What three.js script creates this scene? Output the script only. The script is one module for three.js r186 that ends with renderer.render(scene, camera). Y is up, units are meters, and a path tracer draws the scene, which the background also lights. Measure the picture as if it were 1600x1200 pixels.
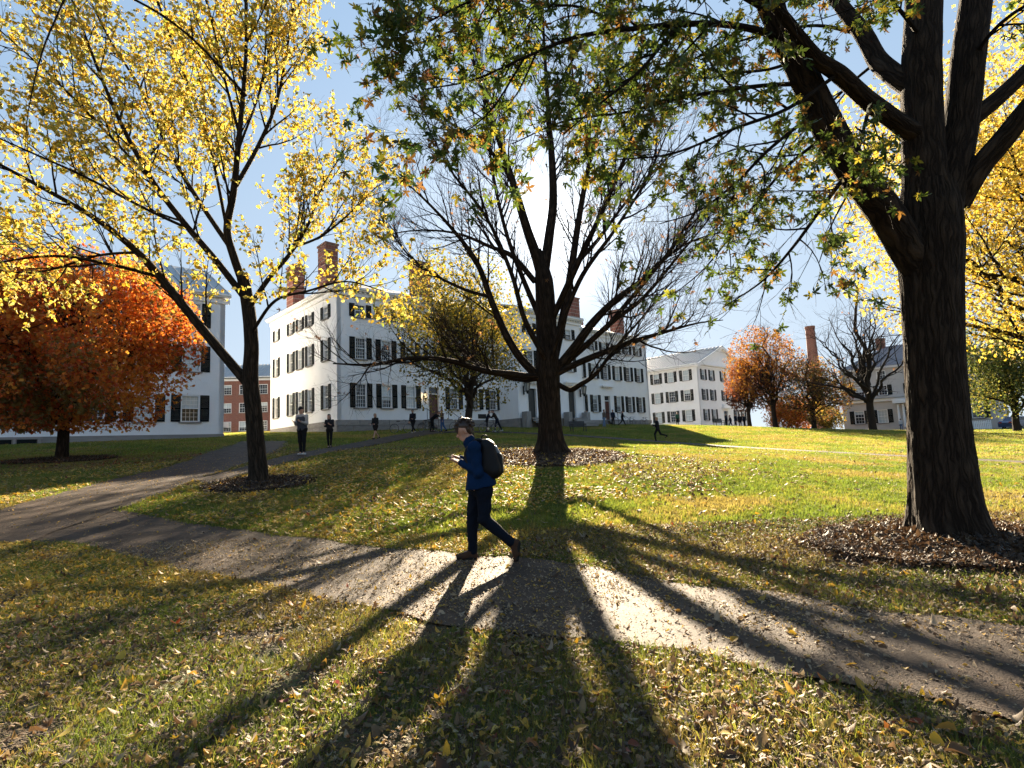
import * as THREE from 'three';
import { mergeGeometries, mergeVertices } from 'three/addons/utils/BufferGeometryUtils.js';
import { RoundedBoxGeometry } from 'three/addons/geometries/RoundedBoxGeometry.js';
import { MarchingCubes } from 'three/addons/objects/MarchingCubes.js';

// ---------- camera, sky, sun, exposure ----------
const scene = new THREE.Scene();
const D2R = Math.PI / 180, FOCAL = 856;
const camera = new THREE.PerspectiveCamera(2 * Math.atan(600 / FOCAL) / D2R, 4 / 3, 0.1, 4000);
camera.position.set(0, 1.45, 0);
camera.rotation.order = 'YXZ';
camera.rotation.set(6.46 * D2R, 0, -2.5 * D2R);
camera.updateMatrixWorld(true);
function ray(px, py) { return new THREE.Vector3((px - 800) / FOCAL, (600 - py) / FOCAL, -1).applyQuaternion(camera.quaternion); }
function at(px, py, depth) { const r = ray(px, py); return r.multiplyScalar(depth / -r.z).add(camera.position); }

const sunDir = ray(862, 352).normalize();
// clear autumn air: deep blue overhead, pale toward the horizon and round the sun
const skyTex = (() => {
  const W = 1024, Hh = 512, d = new Float32Array(W * Hh * 4);
  for (let r = 0; r < Hh; r++) for (let c = 0; c < W; c++) {
    const up = ((r + 0.5) / Hh - 0.5) * Math.PI, az = ((c + 0.5) / W - 0.5) * 2 * Math.PI, y = Math.sin(up), x = Math.cos(az) * Math.cos(up), z = Math.sin(az) * Math.cos(up), g = Math.acos(Math.min(1, x * sunDir.x + y * sunDir.y + z * sunDir.z)), i = (r * W + c) * 4;
    const t = Math.pow(Math.max(0, y), 0.55), glow = 0.4 * Math.exp(-g / 0.055) + 0.062 * Math.exp(-g / 0.34), low = y < 0 ? 0.55 : 1;
    d[i] = low * (0.116 + (0.025 - 0.116) * t) + glow; d[i + 1] = low * (0.132 + (0.055 - 0.132) * t) + glow * 0.97; d[i + 2] = low * (0.144 + (0.099 - 0.144) * t) + glow * 0.92; d[i + 3] = 1;
  }
  const t = new THREE.DataTexture(d, W, Hh, THREE.RGBAFormat, THREE.FloatType); t.mapping = THREE.EquirectangularReflectionMapping; t.magFilter = t.minFilter = THREE.LinearFilter; t.needsUpdate = true; return t;
})();
scene.background = skyTex; scene.environment = skyTex;
const sun = new THREE.DirectionalLight(new THREE.Color(1, 0.83, 0.6), 5);
sun.name = 'sun';
sun.position.copy(sunDir).multiplyScalar(160); sun.target.position.set(0, 0, 0);
sun.castShadow = true; sun.shadow.mapSize.set(4096, 4096);
Object.assign(sun.shadow.camera, { left: -90, right: 90, top: 90, bottom: -90, near: 1, far: 400 });
scene.add(sun, sun.target);
const renderer = new THREE.WebGLRenderer({ antialias: true });
renderer.toneMapping = THREE.LinearToneMapping;
renderer.toneMappingExposure = 7.0;
renderer.shadowMap.enabled = true;

// ---------- helpers ----------
function rng(seed) { let a = seed >>> 0; return () => { a = (a + 0x6D2B79F5) | 0; let t = Math.imul(a ^ (a >>> 15), 1 | a); t = (t + Math.imul(t ^ (t >>> 7), 61 | t)) ^ t; return ((t ^ (t >>> 14)) >>> 0) / 4294967296; }; }
const V = (x, y, z) => new THREE.Vector3(x, y, z);
const lin = (r, g, b) => new THREE.Color().setRGB(r, g, b);
const taken = new Map();
function numbered(name) { const n = taken.get(name) ?? 0; taken.set(name, n + 1); return n ? name + '_' + String(n).padStart(3, '0') : name; }
function tag(o, label, category, group, kind) {
  o.name = numbered(o.name); if (label) o.userData.label = label; if (category) o.userData.category = category;
  if (group) o.userData.group = group; if (kind) o.userData.kind = kind; return o;
}
function thing(name, label, category, pos, turn = 0, group) {
  const g = new THREE.Group(); g.name = name; if (pos) g.position.copy(pos); g.rotation.y = turn; scene.add(g); return tag(g, label, category, group);
}
function part(name, geo, mat, parent) {
  const m = new THREE.Mesh(geo, mat); m.name = name; m.castShadow = m.receiveShadow = true; parent.add(m); return m;
}
function structure(name, geo, mat, label) { const m = part(name, geo, mat, scene); m.name = numbered(name); m.userData.kind = 'structure'; if (label) m.userData.label = label; return m; }
const boxCache = new Map();
function B(w, h, d) { const k = w.toFixed(3) + '|' + h.toFixed(3) + '|' + d.toFixed(3); if (!boxCache.has(k)) boxCache.set(k, new THREE.BoxGeometry(w, h, d)); return boxCache.get(k); }
function bx(w, h, d, x, y, z) { return new THREE.BoxGeometry(w, h, d).translate(x, y, z); }
function bar(a, b, r, seg = 6) {
  const d = b.clone().sub(a), g = new THREE.CylinderGeometry(r, r, d.length(), seg);
  return g.applyQuaternion(new THREE.Quaternion().setFromUnitVectors(V(0, 1, 0), d.clone().normalize())).translate((a.x + b.x) / 2, (a.y + b.y) / 2, (a.z + b.z) / 2);
}
const merge = (list) => mergeGeometries(list.map((g) => { const q = g.index ? g.toNonIndexed() : g; for (const k of Object.keys(q.attributes)) if (!['position', 'normal', 'uv'].includes(k)) q.deleteAttribute(k); return q; }), false);

// value noise, periodic in 2-D; and plain 3-D
const NT = 256, noiseTab = (() => { const r = rng(77), t = new Float32Array(NT * NT); for (let i = 0; i < t.length; i++) t[i] = r(); return t; })();
const sm = (t) => t * t * (3 - 2 * t);
function n2(x, y, per = NT, py = per) {
  const xi = Math.floor(x), yi = Math.floor(y), u = sm(x - xi), v = sm(y - yi), m = (a) => ((a % per) + per) % per, w = (a) => ((a % py) + py) % py;
  const a = noiseTab[w(yi) * NT + m(xi)], b = noiseTab[w(yi) * NT + m(xi + 1)], c = noiseTab[w(yi + 1) * NT + m(xi)], d = noiseTab[w(yi + 1) * NT + m(xi + 1)];
  return a + (b - a) * u + (c - a) * v + (a - b - c + d) * u * v;
}
function fbm(x, y, o = 4, per = NT, perY = per) { let s = 0, a = 0.5, f = 1, p = per, q = perY; for (let i = 0; i < o; i++) { s += a * n2(x * f + i * 17, y * f + i * 31, Math.min(NT, p), Math.min(NT, q)); f *= 2; p *= 2; q *= 2; a *= 0.5; } return s / (1 - Math.pow(0.5, o)); }
function n3(x, y, z) { return (n2(x + z * 3.1, y - z * 1.7) + n2(y + 40 + x * 0.7, z + 80) + n2(z + 120 - y * 0.6, x + 10)) / 3; }
function texture(size, fn, srgb, sx = 1, sy = 1) {
  const d = new Uint8Array(size * size * 4);
  for (let y = 0; y < size; y++) for (let x = 0; x < size; x++) {
    const c = fn(x / size, y / size), i = (y * size + x) * 4;
    for (let k = 0; k < 3; k++) { const v = Array.isArray(c) ? c[k] : c; d[i + k] = Math.max(0, Math.min(255, (srgb ? 1.055 * Math.pow(Math.max(v, 0), 1 / 2.4) - 0.055 : v) * 255)); }
    d[i + 3] = 255;
  }
  const t = new THREE.DataTexture(d, size, size); t.wrapS = t.wrapT = THREE.RepeatWrapping; t.magFilter = THREE.LinearFilter; t.minFilter = THREE.LinearMipmapLinearFilter; t.generateMipmaps = true;
  if (srgb) t.colorSpace = THREE.SRGBColorSpace; t.repeat.set(sx, sy); t.needsUpdate = true; return t;
}
const mixc = (a, b, t) => [a[0] + (b[0] - a[0]) * t, a[1] + (b[1] - a[1]) * t, a[2] + (b[2] - a[2]) * t];
const std = (color, roughness = 0.8, extra = {}) => new THREE.MeshPhysicalMaterial({ color, roughness, side: THREE.DoubleSide, ...extra });

// ---------- terrain: a thin-plate surface through levelled points of the lawn ----------
const LEVELS = [];
(function levels() {
  const put = (p) => LEVELS.push([p.x, p.z, p.y]);
  for (const [x, z, y] of [[-4, 2, 0], [4, 2, 0], [0, -4, 0], [0, -7, 0], [4, -6, 0], [-5, -5, 0.03], [9, -7, 0], [12, 4, -0.05], [-12, 4, 0.1]]) LEVELS.push([x, z, y]);
  for (const q of [[470, 711, 21], [515, 701, 27.7], [586, 687, 34.8], [645, 677, 40], [862, 707, 17.5], [405, 763, 14], [1488, 842, 7], [1028, 691, 39], [97, 721, 22], [0, 787, 11], [0, 840, 9.3],
    [527, 676, 42.5], [700, 671, 48], [1018, 664, 71], [350, 684, 42.5], [0, 696, 33.5], [1150, 667, 60], [1365, 673, 62], [1600, 671, 60], [1400, 712, 26], [1600, 723, 20], [1320, 674, 86], [300, 683, 95], [905, 674, 48]]) put(at(...q));
  for (const [x, z, y] of [[32, -96, 2.5], [-60, -40, 3], [-45, -10, 1.5], [70, -40, 0.5], [60, -100, 1.8], [0, -110, 4.2], [-50, -110, 5], [40, -10, -0.3], [-40, 20, 1], [40, 30, 0], [0, 40, 0]]) LEVELS.push([x, z, y]);
})();
const tps = (() => {
  const n = LEVELS.length, N = n + 3, A = [], b = [], U = (d2) => d2 < 1e-9 ? 0 : 0.5 * d2 * Math.log(d2);
  for (let i = 0; i < N; i++) { A.push(new Float64Array(N)); b.push(0); }
  for (let i = 0; i < n; i++) {
    for (let j = 0; j < n; j++) A[i][j] = U((LEVELS[i][0] - LEVELS[j][0]) ** 2 + (LEVELS[i][1] - LEVELS[j][1]) ** 2);
    A[i][i] += 25; A[i][n] = A[n][i] = 1; A[i][n + 1] = A[n + 1][i] = LEVELS[i][0]; A[i][n + 2] = A[n + 2][i] = LEVELS[i][1]; b[i] = LEVELS[i][2];
  }
  for (let c = 0; c < N; c++) {
    let p = c; for (let r = c + 1; r < N; r++) if (Math.abs(A[r][c]) > Math.abs(A[p][c])) p = r;
    [A[c], A[p]] = [A[p], A[c]]; [b[c], b[p]] = [b[p], b[c]];
    for (let r = c + 1; r < N; r++) { const f = A[r][c] / A[c][c]; if (f) { for (let k = c; k < N; k++) A[r][k] -= f * A[c][k]; b[r] -= f * b[c]; } }
  }
  const w = new Float64Array(N);
  for (let r = N - 1; r >= 0; r--) { let s = b[r]; for (let k = r + 1; k < N; k++) s -= A[r][k] * w[k]; w[r] = s / A[r][r]; }
  return (x, z) => { let s = w[n] + w[n + 1] * x + w[n + 2] * z; for (let i = 0; i < n; i++) s += w[i] * U((x - LEVELS[i][0]) ** 2 + (z - LEVELS[i][1]) ** 2); return s; };
})();
const hStep = 0.5, hCache = new Map();
function Hraw(x, z) {
  const cx = Math.max(-75, Math.min(85, x)), cz = Math.max(-125, Math.min(40, z)), d = Math.hypot(x - cx, z - cz), t = Math.min(1, d / 200);
  return tps(cx, cz) * (1 - sm(t)) + 1.5 * sm(t);
}
function Hn(i, j) { const k = (i + 4000) * 8192 + (j + 4000); let v = hCache.get(k); if (v === undefined) { v = Hraw(i * hStep, j * hStep); hCache.set(k, v); } return v; }
function H(x, z) {
  if (Math.abs(x) > 150 || Math.abs(z) > 150) return Hraw(x, z);
  const i = Math.floor(x / hStep), j = Math.floor(z / hStep), u = x / hStep - i, v = z / hStep - j;
  return (Hn(i, j) * (1 - u) + Hn(i + 1, j) * u) * (1 - v) + (Hn(i, j + 1) * (1 - u) + Hn(i + 1, j + 1) * u) * v;
}
function onGround(px, py) { // where a sight line meets the lawn
  const r = ray(px, py), o = camera.position; let t = 1;
  for (let k = 0; k < 4000; k++) { const x = o.x + r.x * t, z = o.z + r.z * t, y = o.y + r.y * t; if (y < H(x, z)) break; t += 0.02 + t * 0.002; if (t > 110) break; }
  const x = o.x + r.x * t, z = o.z + r.z * t; return V(x, H(x, z), z);
}
function standing(px, depth) { const p = at(px, 690, depth); return V(p.x, H(p.x, p.z), p.z); }
// ---------- surface materials ----------
const soilTex = texture(1024, (u, v) => {
  const w = fbm(u * 24 + 3, v * 24, 3, 24) - 0.5, a = fbm(u * 7, v * 7, 4, 7), b = fbm(u * 90 + w * 5, v * 90 - w * 4, 3, 90), c = fbm(u * 200 - w * 9, v * 200 + w * 9, 2, 200), g = Math.min(1, Math.max(0, (a - 0.36) * 2.4 + (b - 0.5) * 1.5));
  const q = mixc([0.06, 0.039, 0.018], [0.062, 0.072, 0.014], g), k = 0.35 + 0.7 * b + 0.7 * c; return [q[0] * k, q[1] * k, q[2] * k];
}, true, 0.31, 0.31);
const soilBump = texture(256, (u, v) => fbm(u * 40, v * 40, 3, 40), false, 2, 2);
const M = {};
M.soil = std(0xffffff, 0.95, { map: soilTex, bumpMap: soilBump, bumpScale: 0.03 });
const pathTex = texture(512, (u, v) => {
  const a = fbm(u * 6, v * 6, 4, 6), b = n2(u * 200, v * 200, 200), c = fbm(u * 60 + 5, v * 60, 2, 60);
  const k = 0.35 + 0.9 * a + 0.4 * (b - 0.5) + 0.4 * (c - 0.5); return [0.07 * k, 0.048 * k, 0.034 * k];
}, true, 0.5, 0.5);
const pathBump = texture(512, (u, v) => 0.6 * n2(u * 220, v * 220, 220) + 0.4 * fbm(u * 30, v * 30, 3, 30), false, 0.8, 0.8);
M.path = std(0xffffff, 0.78, { map: pathTex, bumpMap: pathBump, bumpScale: 0.006, specularIntensity: 0.35 });
const mulchTex = texture(256, (u, v) => { const a = fbm(u * 30, v * 30, 3, 30); return mixc([0.015, 0.008, 0.005], [0.06, 0.033, 0.018], a); }, true, 1, 1);
M.mulch = std(0xffffff, 0.95, { specularIntensity: 0.2, map: mulchTex, bumpMap: soilBump, bumpScale: 0.04 });

// ---------- ground ----------
function gridSheet(xs, zs, fn) {
  const pos = [], uv = [], idx = [], nx = xs.length;
  for (const z of zs) for (const x of xs) { pos.push(x, fn(x, z), z); uv.push(x, z); }
  for (let j = 0; j < zs.length - 1; j++) for (let i = 0; i < nx - 1; i++) { const a = j * nx + i; idx.push(a, a + nx, a + 1, a + 1, a + nx, a + nx + 1); }
  const g = new THREE.BufferGeometry(); g.setAttribute('position', new THREE.Float32BufferAttribute(pos, 3)); g.setAttribute('uv', new THREE.Float32BufferAttribute(uv, 2)); g.setIndex(idx); g.computeVertexNormals(); return g;
}
function axis(lo, hi, step, far) { const a = []; for (let x = lo; x <= hi + 1e-6; x += step) a.push(x); let s = step; while (a[a.length - 1] < far) { s *= 1.35; a.push(a[a.length - 1] + s); } s = step; while (a[0] > -far) { s *= 1.35; a.unshift(a[0] - s); } return a; }
const ground = structure('ground', gridSheet(axis(-60, 75, 0.5, 1900), axis(-125, 12, 0.5, 1900), H), M.soil, 'leaf strewn green lawn sloping up to the white halls');

// ---------- paths ----------
const PATHS = [];   // outlines on the plan, to keep grass off
function resample(pts, n) {
  const c = new THREE.CatmullRomCurve3(pts, false, 'centripetal'); return c.getSpacedPoints(n);
}
const wig = (p, k) => (fbm(p.x * 1.7 + k, p.z * 1.7, 3) - 0.5) * 0.28;
function ribbon(name, left, right, lift, label, along = 120, cross = 10) {
  const A = resample(left, along), Bp = resample(right, along), pos = [], uv = [], idx = [], outA = [], outB = [];
  for (let i = 0; i <= along; i++) {
    const d = Bp[i].clone().sub(A[i]).setY(0).normalize(), a = A[i].clone().addScaledVector(d, wig(A[i], 3)), b = Bp[i].clone().addScaledVector(d, wig(Bp[i], 9));
    outA.push([a.x, a.z]); outB.push([b.x, b.z]);
    for (let j = 0; j <= cross; j++) { const p = a.clone().lerp(b, j / cross); pos.push(p.x, H(p.x, p.z) + lift, p.z); uv.push(p.x, p.z); }
  }
  for (let i = 0; i < along; i++) for (let j = 0; j < cross; j++) { const k = i * (cross + 1) + j; idx.push(k, k + 1, k + cross + 1, k + 1, k + cross + 2, k + cross + 1); }
  const g = new THREE.BufferGeometry(); g.setAttribute('position', new THREE.Float32BufferAttribute(pos, 3)); g.setAttribute('uv', new THREE.Float32BufferAttribute(uv, 2)); g.setIndex(idx); g.computeVertexNormals();
  if (g.attributes.normal.getY(0) < 0) { for (let k = 0; k < idx.length; k += 3) [idx[k], idx[k + 1]] = [idx[k + 1], idx[k]]; g.setIndex(idx); g.computeVertexNormals(); }
  PATHS.push({ poly: [...outA, ...outB.reverse()], box: null });
  const P = PATHS[PATHS.length - 1], X = P.poly.map((q) => q[0]), Z = P.poly.map((q) => q[1]); P.box = [Math.min(...X), Math.max(...X), Math.min(...Z), Math.max(...Z)];
  return structure(name, g, M.path, label);
}
const G = (list) => list.map(([x, y]) => onGround(x, y));
ribbon('path', G([[-260, 780], [-100, 800], [60, 808], [177, 800], [261, 813], [420, 836], [597, 857], [750, 870], [890, 885], [1031, 909], [1206, 932], [1337, 952], [1600, 985], [1850, 1015], [2100, 1040]]),
  G([[-380, 880], [-160, 862], [20, 850], [112, 852], [280, 892], [430, 920], [513, 940], [671, 974], [820, 998], [955, 1010], [1145, 1037], [1276, 1068], [1469, 1100], [1600, 1125], [1760, 1150]]), 0.022, 'broad grey brown path crossing the foreground lawn', 240, 12);
ribbon('path', G([[-160, 850], [0, 799], [90, 774], [173, 752], [261, 731], [330, 707], [364, 697], [378, 690]]), G([[40, 850], [120, 822], [190, 798], [299, 754], [370, 731], [415, 712], [438, 698], [445, 690]]), 0.034, 'path running from lower left up between the two halls', 90);
ribbon('path', G([[300, 752], [390, 729], [467, 709], [560, 692], [640, 677], [676, 672]]), G([[330, 762], [405, 736], [480, 717], [575, 698], [650, 683], [690, 677]]), 0.046, 'narrow path climbing to the door of the middle hall', 90);
(function farPath() {
  const c = G([[690, 676], [780, 676], [850, 679], [920, 683], [1028, 691], [1200, 702.5], [1400, 713.5], [1600, 724], [1800, 733]]), l = [], r = [];
  c.forEach((p, i) => { const d = c[Math.min(i + 1, c.length - 1)].clone().sub(c[Math.max(i - 1, 0)]).setY(0).normalize(), n = V(-d.z, 0, d.x).multiplyScalar(0.85); l.push(p.clone().add(n)); r.push(p.clone().sub(n)); });
  ribbon('path', l, r, 0.05, 'thin pale path crossing the far lawn behind the bare tree', 160, 5);
})();
function inPoly(poly, x, z) { let c = false; for (let i = 0, j = poly.length - 1; i < poly.length; j = i++) { const a = poly[i], b = poly[j]; if ((a[1] > z) !== (b[1] > z) && x < ((b[0] - a[0]) * (z - a[1])) / (b[1] - a[1]) + a[0]) c = !c; } return c; }
function onPath(x, z) { for (const P of PATHS) if (x > P.box[0] && x < P.box[1] && z > P.box[2] && z < P.box[3] && inPoly(P.poly, x, z)) return true; return false; }

// ---------- mulch beds round the trees ----------
const BEDS = [];
function bed(c, rx, rz, label) {
  BEDS.push([c.x, c.z, rx, rz]);
  const rings = 14, seg = 60, pos = [], uv = [], idx = [];
  for (let i = 0; i <= rings; i++) for (let j = 0; j < seg; j++) {
    const a = (j / seg) * 2 * Math.PI, e = 1 + 0.3 * (fbm(Math.cos(a) * 2 + 5 + c.x, Math.sin(a) * 2 + 5 + c.z, 3) - 0.5), k = (i / rings) * e, x = c.x + Math.cos(a) * rx * k, z = c.z + Math.sin(a) * rz * k;
    pos.push(x, H(x, z) + 0.012 + 0.1 * (1 - (i / rings) ** 2) * (0.5 + fbm(x * 2, z * 2, 2)), z); uv.push(x, z);
  }
  for (let i = 0; i < rings; i++) for (let j = 0; j < seg; j++) { const a = i * seg + j, b = i * seg + (j + 1) % seg; idx.push(a, b, a + seg, b, b + seg, a + seg); }
  const g = new THREE.BufferGeometry(); g.setAttribute('position', new THREE.Float32BufferAttribute(pos, 3)); g.setAttribute('uv', new THREE.Float32BufferAttribute(uv, 2)); g.setIndex(idx); g.computeVertexNormals();
  if (g.attributes.normal.getY(seg * 3) < 0) { for (let k = 0; k < idx.length; k += 3) [idx[k], idx[k + 1]] = [idx[k + 1], idx[k]]; g.setIndex(idx); g.computeVertexNormals(); }
  return structure('mulch_bed', g, M.mulch, label);
}
const treeC = V(at(862, 706, 17.5).x, 0, -17.5), treeL = V(at(405, 762, 14).x, 0, -14), treeR = V(at(1488, 840, 7).x, 0, -7), treeM = V(at(97, 720, 22).x, 0, -22);
for (const t of [treeC, treeL, treeR, treeM]) t.y = H(t.x, t.z);
bed(treeC, 2.35, 2.7, 'brown mulch ring round the central bare tree');
bed(treeL, 1.3, 1.2, 'mulch ring round the yellow leaved tree');
bed(V(treeR.x - 0.15, 0, treeR.z + 0.35), 1.75, 1.25, 'wide brown mulch bed round the big right trunk');
bed(treeM, 1.9, 1.7, 'mulch ring under the orange maple');
const inBed = (x, z, k = 1) => BEDS.some(([a, b, rx, rz]) => ((x - a) / rx) ** 2 + ((z - b) / rz) ** 2 < k);

// ---------- buildings ----------
const brickBump = texture(256, (u, v) => { const row = v * 12, r = Math.floor(row), f = row - r, c = u * 4 + (r % 2) * 0.5, g = c - Math.floor(c); return (f < 0.16 || g < 0.05 ? 0.2 : 0.75) + 0.25 * n2(u * 64, v * 64, 64); }, false, 1.1, 1.1);
const paintTex = texture(512, (u, v) => { const a = fbm(u * 8, v * 3, 4, 8), b = n2(u * 128, v * 128, 128); const k = 0.92 + 0.1 * a + 0.05 * (b - 0.5); return [0.82 * k, 0.825 * k, 0.83 * k]; }, true, 0.25, 0.25);
M.white = std(0xffffff, 0.75, { map: paintTex, bumpMap: brickBump, bumpScale: 0.012 });
M.trim = std(lin(0.76, 0.76, 0.75), 0.6);
M.shutter = new THREE.MeshPhysicalMaterial({ color: lin(0.008, 0.011, 0.012), roughness: 0.8, specularIntensity: 0.3, side: THREE.DoubleSide });
const graniteTex = texture(256, (u, v) => { const a = n2(u * 128, v * 128, 128), b = fbm(u * 6, v * 6, 3, 6), k = 0.55 + 0.4 * b + 0.35 * (a - 0.5); return [0.33 * k, 0.31 * k, 0.29 * k]; }, true, 0.8, 0.8);
M.granite = [0.85, 1, 1.15].map((k) => std(lin(k * 0.9, k * 0.9, k * 0.9), 0.85, { map: graniteTex }));
const seamTex = texture(128, (u, v) => { const k = 0.8 + 0.3 * fbm(u * 6, v * 6, 3, 6); return [0.36 * k, 0.37 * k, 0.37 * k]; }, true, 0.3, 0.3);
M.roof = std(0xffffff, 0.5, { map: seamTex });
M.seam = std(lin(0.38, 0.38, 0.38), 0.5);
M.glass = new THREE.MeshPhysicalMaterial({ color: lin(0.025, 0.03, 0.035), roughness: 0.06, specularIntensity: 1, ior: 1.5, side: THREE.DoubleSide });
M.blind = new THREE.MeshPhysicalMaterial({ color: lin(0.42, 0.48, 0.5), roughness: 0.25, clearcoat: 1, clearcoatRoughness: 0.03, side: THREE.DoubleSide });
const redBrick = texture(256, (u, v) => { const row = v * 12, r = Math.floor(row), f = row - r, c = u * 4 + (r % 2) * 0.5, ci = Math.floor(c), g = c - ci; if (f < 0.14 || g < 0.05) return [0.28, 0.24, 0.2]; const k = 0.6 + 0.7 * n2(ci * 7.3 + 0.5, r * 3.7 + 0.5, 97) + 0.15 * n2(u * 64, v * 64, 64); return [0.2 * k, 0.065 * k, 0.042 * k]; }, true, 1.1, 1.1);
M.brick = std(0xffffff, 0.85, { map: redBrick, bumpMap: brickBump, bumpScale: 0.01 });
M.door = std(lin(0.07, 0.02, 0.012), 0.5);
M.blackDoor = std(lin(0.012, 0.016, 0.016), 0.45);
M.iron = std(lin(0.012, 0.012, 0.013), 0.5, { metalness: 0.4 });

function wallGeo(outline, holes, t) {
  const s = new THREE.Shape(outline.map(([x, y]) => new THREE.Vector2(x, y)));
  for (const [x, y, w, h] of holes) { const p = new THREE.Path(); p.moveTo(x - w / 2, y); p.lineTo(x - w / 2, y + h); p.lineTo(x + w / 2, y + h); p.lineTo(x + w / 2, y); s.holes.push(p); }
  return new THREE.ExtrudeGeometry(s, { depth: t, bevelEnabled: false }).translate(0, 0, -t);
}
const geoCache = new Map();
const cached = (key, make) => { if (!geoCache.has(key)) geoCache.set(key, make()); return geoCache.get(key); };
// a sash window in the plane z = 0 of PARENT, bottom centre at x, y
const shadeR = rng(808);
function addWindow(parent, x, y, z, turn, w, h, opt = {}) {
  const sr = shadeR(); if (sr < 0.4) opt.shade = [0.25, 0.5, 0.35, 0.65][Math.floor(sr * 10)];
  const g = new THREE.Group(); g.name = 'window'; g.position.set(x, y, z); g.rotation.y = turn; parent.add(g);
  const key = w.toFixed(2) + 'x' + h.toFixed(2) + (opt.cols ?? 4) + (opt.rows ?? 6);
  part('frame', cached('f' + key, () => merge([bx(0.09, h, 0.12, -w / 2 + 0.045, h / 2, -0.09), bx(0.09, h, 0.12, w / 2 - 0.045, h / 2, -0.09), bx(w - 0.18, 0.09, 0.12, 0, h - 0.045, -0.09), bx(w - 0.18, 0.06, 0.12, 0, 0.03, -0.09), bx(w - 0.18, 0.055, 0.1, 0, h / 2, -0.1)])), M.trim, g);
  part('pane', cached('p' + key, () => new THREE.PlaneGeometry(w - 0.17, h - 0.14).translate(0, h / 2, -0.17)), opt.blind ? M.blind : M.glass, g);
  if (!opt.blind && opt.shade) part('roller_shade', cached('r' + key + opt.shade, () => new THREE.PlaneGeometry(w - 0.18, (h - 0.15) * opt.shade).translate(0, h - 0.08 - (h - 0.15) * opt.shade / 2, -0.1675)), M.blind, g);
  part('glazing_bar', cached('m' + key, () => {
    const l = [], c = opt.cols ?? 4, r = opt.rows ?? 6, iw = w - 0.18, ih = h - 0.15;
    for (let i = 1; i < c; i++) l.push(bx(0.018, ih, 0.03, -iw / 2 + (iw * i) / c, 0.06 + ih / 2, -0.15));
    for (let i = 1; i < r; i++) if (i * 2 !== r) l.push(bx(iw, 0.018, 0.024, 0, 0.06 + (ih * i) / r, -0.152)); return merge(l);
  }), M.trim, g);
  part('sill', cached('s' + key, () => bx(w + 0.24, 0.1, 0.2, 0, -0.05, 0.04)), M.granite[1], g);
  if (opt.head) part('lintel', cached('h' + key, () => bx(w + 0.1, 0.12, 0.06, 0, h + 0.062, 0.031)), M.trim, g);
  if (opt.shutters !== false) for (const s of [-1, 1]) {
    const sw = opt.sw ?? w * 0.47, ge = cached('sh' + key + sw, () => {
      const l = [bx(0.06, h, 0.05, -sw / 2 + 0.03, h / 2, 0), bx(0.06, h, 0.05, sw / 2 - 0.03, h / 2, 0)];
      for (const yy of [0.05, h * 0.5, h - 0.05]) l.push(bx(sw - 0.12, 0.1, 0.05, 0, yy, 0));
      for (let k = 0.13; k < h - 0.1; k += 0.09) l.push(bx(sw - 0.12, 0.075, 0.02, 0, k, 0)); return merge(l);
    });
    const m = part('shutter', ge, M.shutter, g); m.position.set(s * (w / 2 + sw / 2 + 0.02), 0, 0.035);
  }
  return g;
}
function gableRoof(parent, L, W, y, rise, over, ribs, mat = M.roof) {
  // ridge along x, from x = 0 to L, z from -W to 0
  const sl = Math.hypot(W / 2 + over, rise * (W / 2 + over) / (W / 2)), ang = Math.atan2(rise, W / 2);
  for (const s of [1, -1]) {
    const m = part('roof', B(L + over * 2, 0.14, sl), mat, parent); m.position.set(L / 2, y + rise / 2 - (over * rise) / W + 0.07, -W / 2 + s * (W / 4 + over / 2)); m.rotation.x = s * ang;
    if (ribs) for (let x = -over + 0.15; x <= L + over; x += ribs) { const r = part('roof_seam', B(0.05, 0.07, sl), M.seam, m); r.position.set(x - L / 2, 0.105, 0); }
  }
}
function hipRoof(parent, L, W, y, rise, a, mat) {
  const g = new THREE.BufferGeometry(), P = [[-a, y, a], [L + a, y, a], [L + a, y, -W - a], [-a, y, -W - a], [W / 2, y + rise, -W / 2], [L - W / 2, y + rise, -W / 2]], F = [[0, 1, 5], [0, 5, 4], [1, 2, 5], [2, 3, 4], [2, 4, 5], [3, 0, 4]];
  g.setAttribute('position', new THREE.Float32BufferAttribute(F.flatMap((f) => f.flatMap((k) => P[k])), 3)); g.setAttribute('uv', new THREE.Float32BufferAttribute(F.flatMap((f) => f.flatMap((k) => [P[k][0], P[k][2]])), 2)); g.computeVertexNormals(); return part('roof', g, mat, parent);
}
function cornice(parent, x0, x1, y, z, sgn, dent) {
  const w = x1 - x0, l = [bx(w, 0.34, 0.12, (x0 + x1) / 2, y - 0.45, z + sgn * 0.06), bx(w, 0.12, 0.36, (x0 + x1) / 2, y - 0.12, z + sgn * 0.18), bx(w, 0.14, 0.48, (x0 + x1) / 2, y + 0.01, z + sgn * 0.24)];
  part('cornice', merge(l), M.trim, parent);
  if (dent) { const d = []; for (let x = x0 + 0.2; x < x1; x += 0.42) d.push(bx(0.2, 0.13, 0.14, x, y - 0.25, z + sgn * 0.19)); part('dentil_band', merge(d), M.trim, parent); }
}
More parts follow.
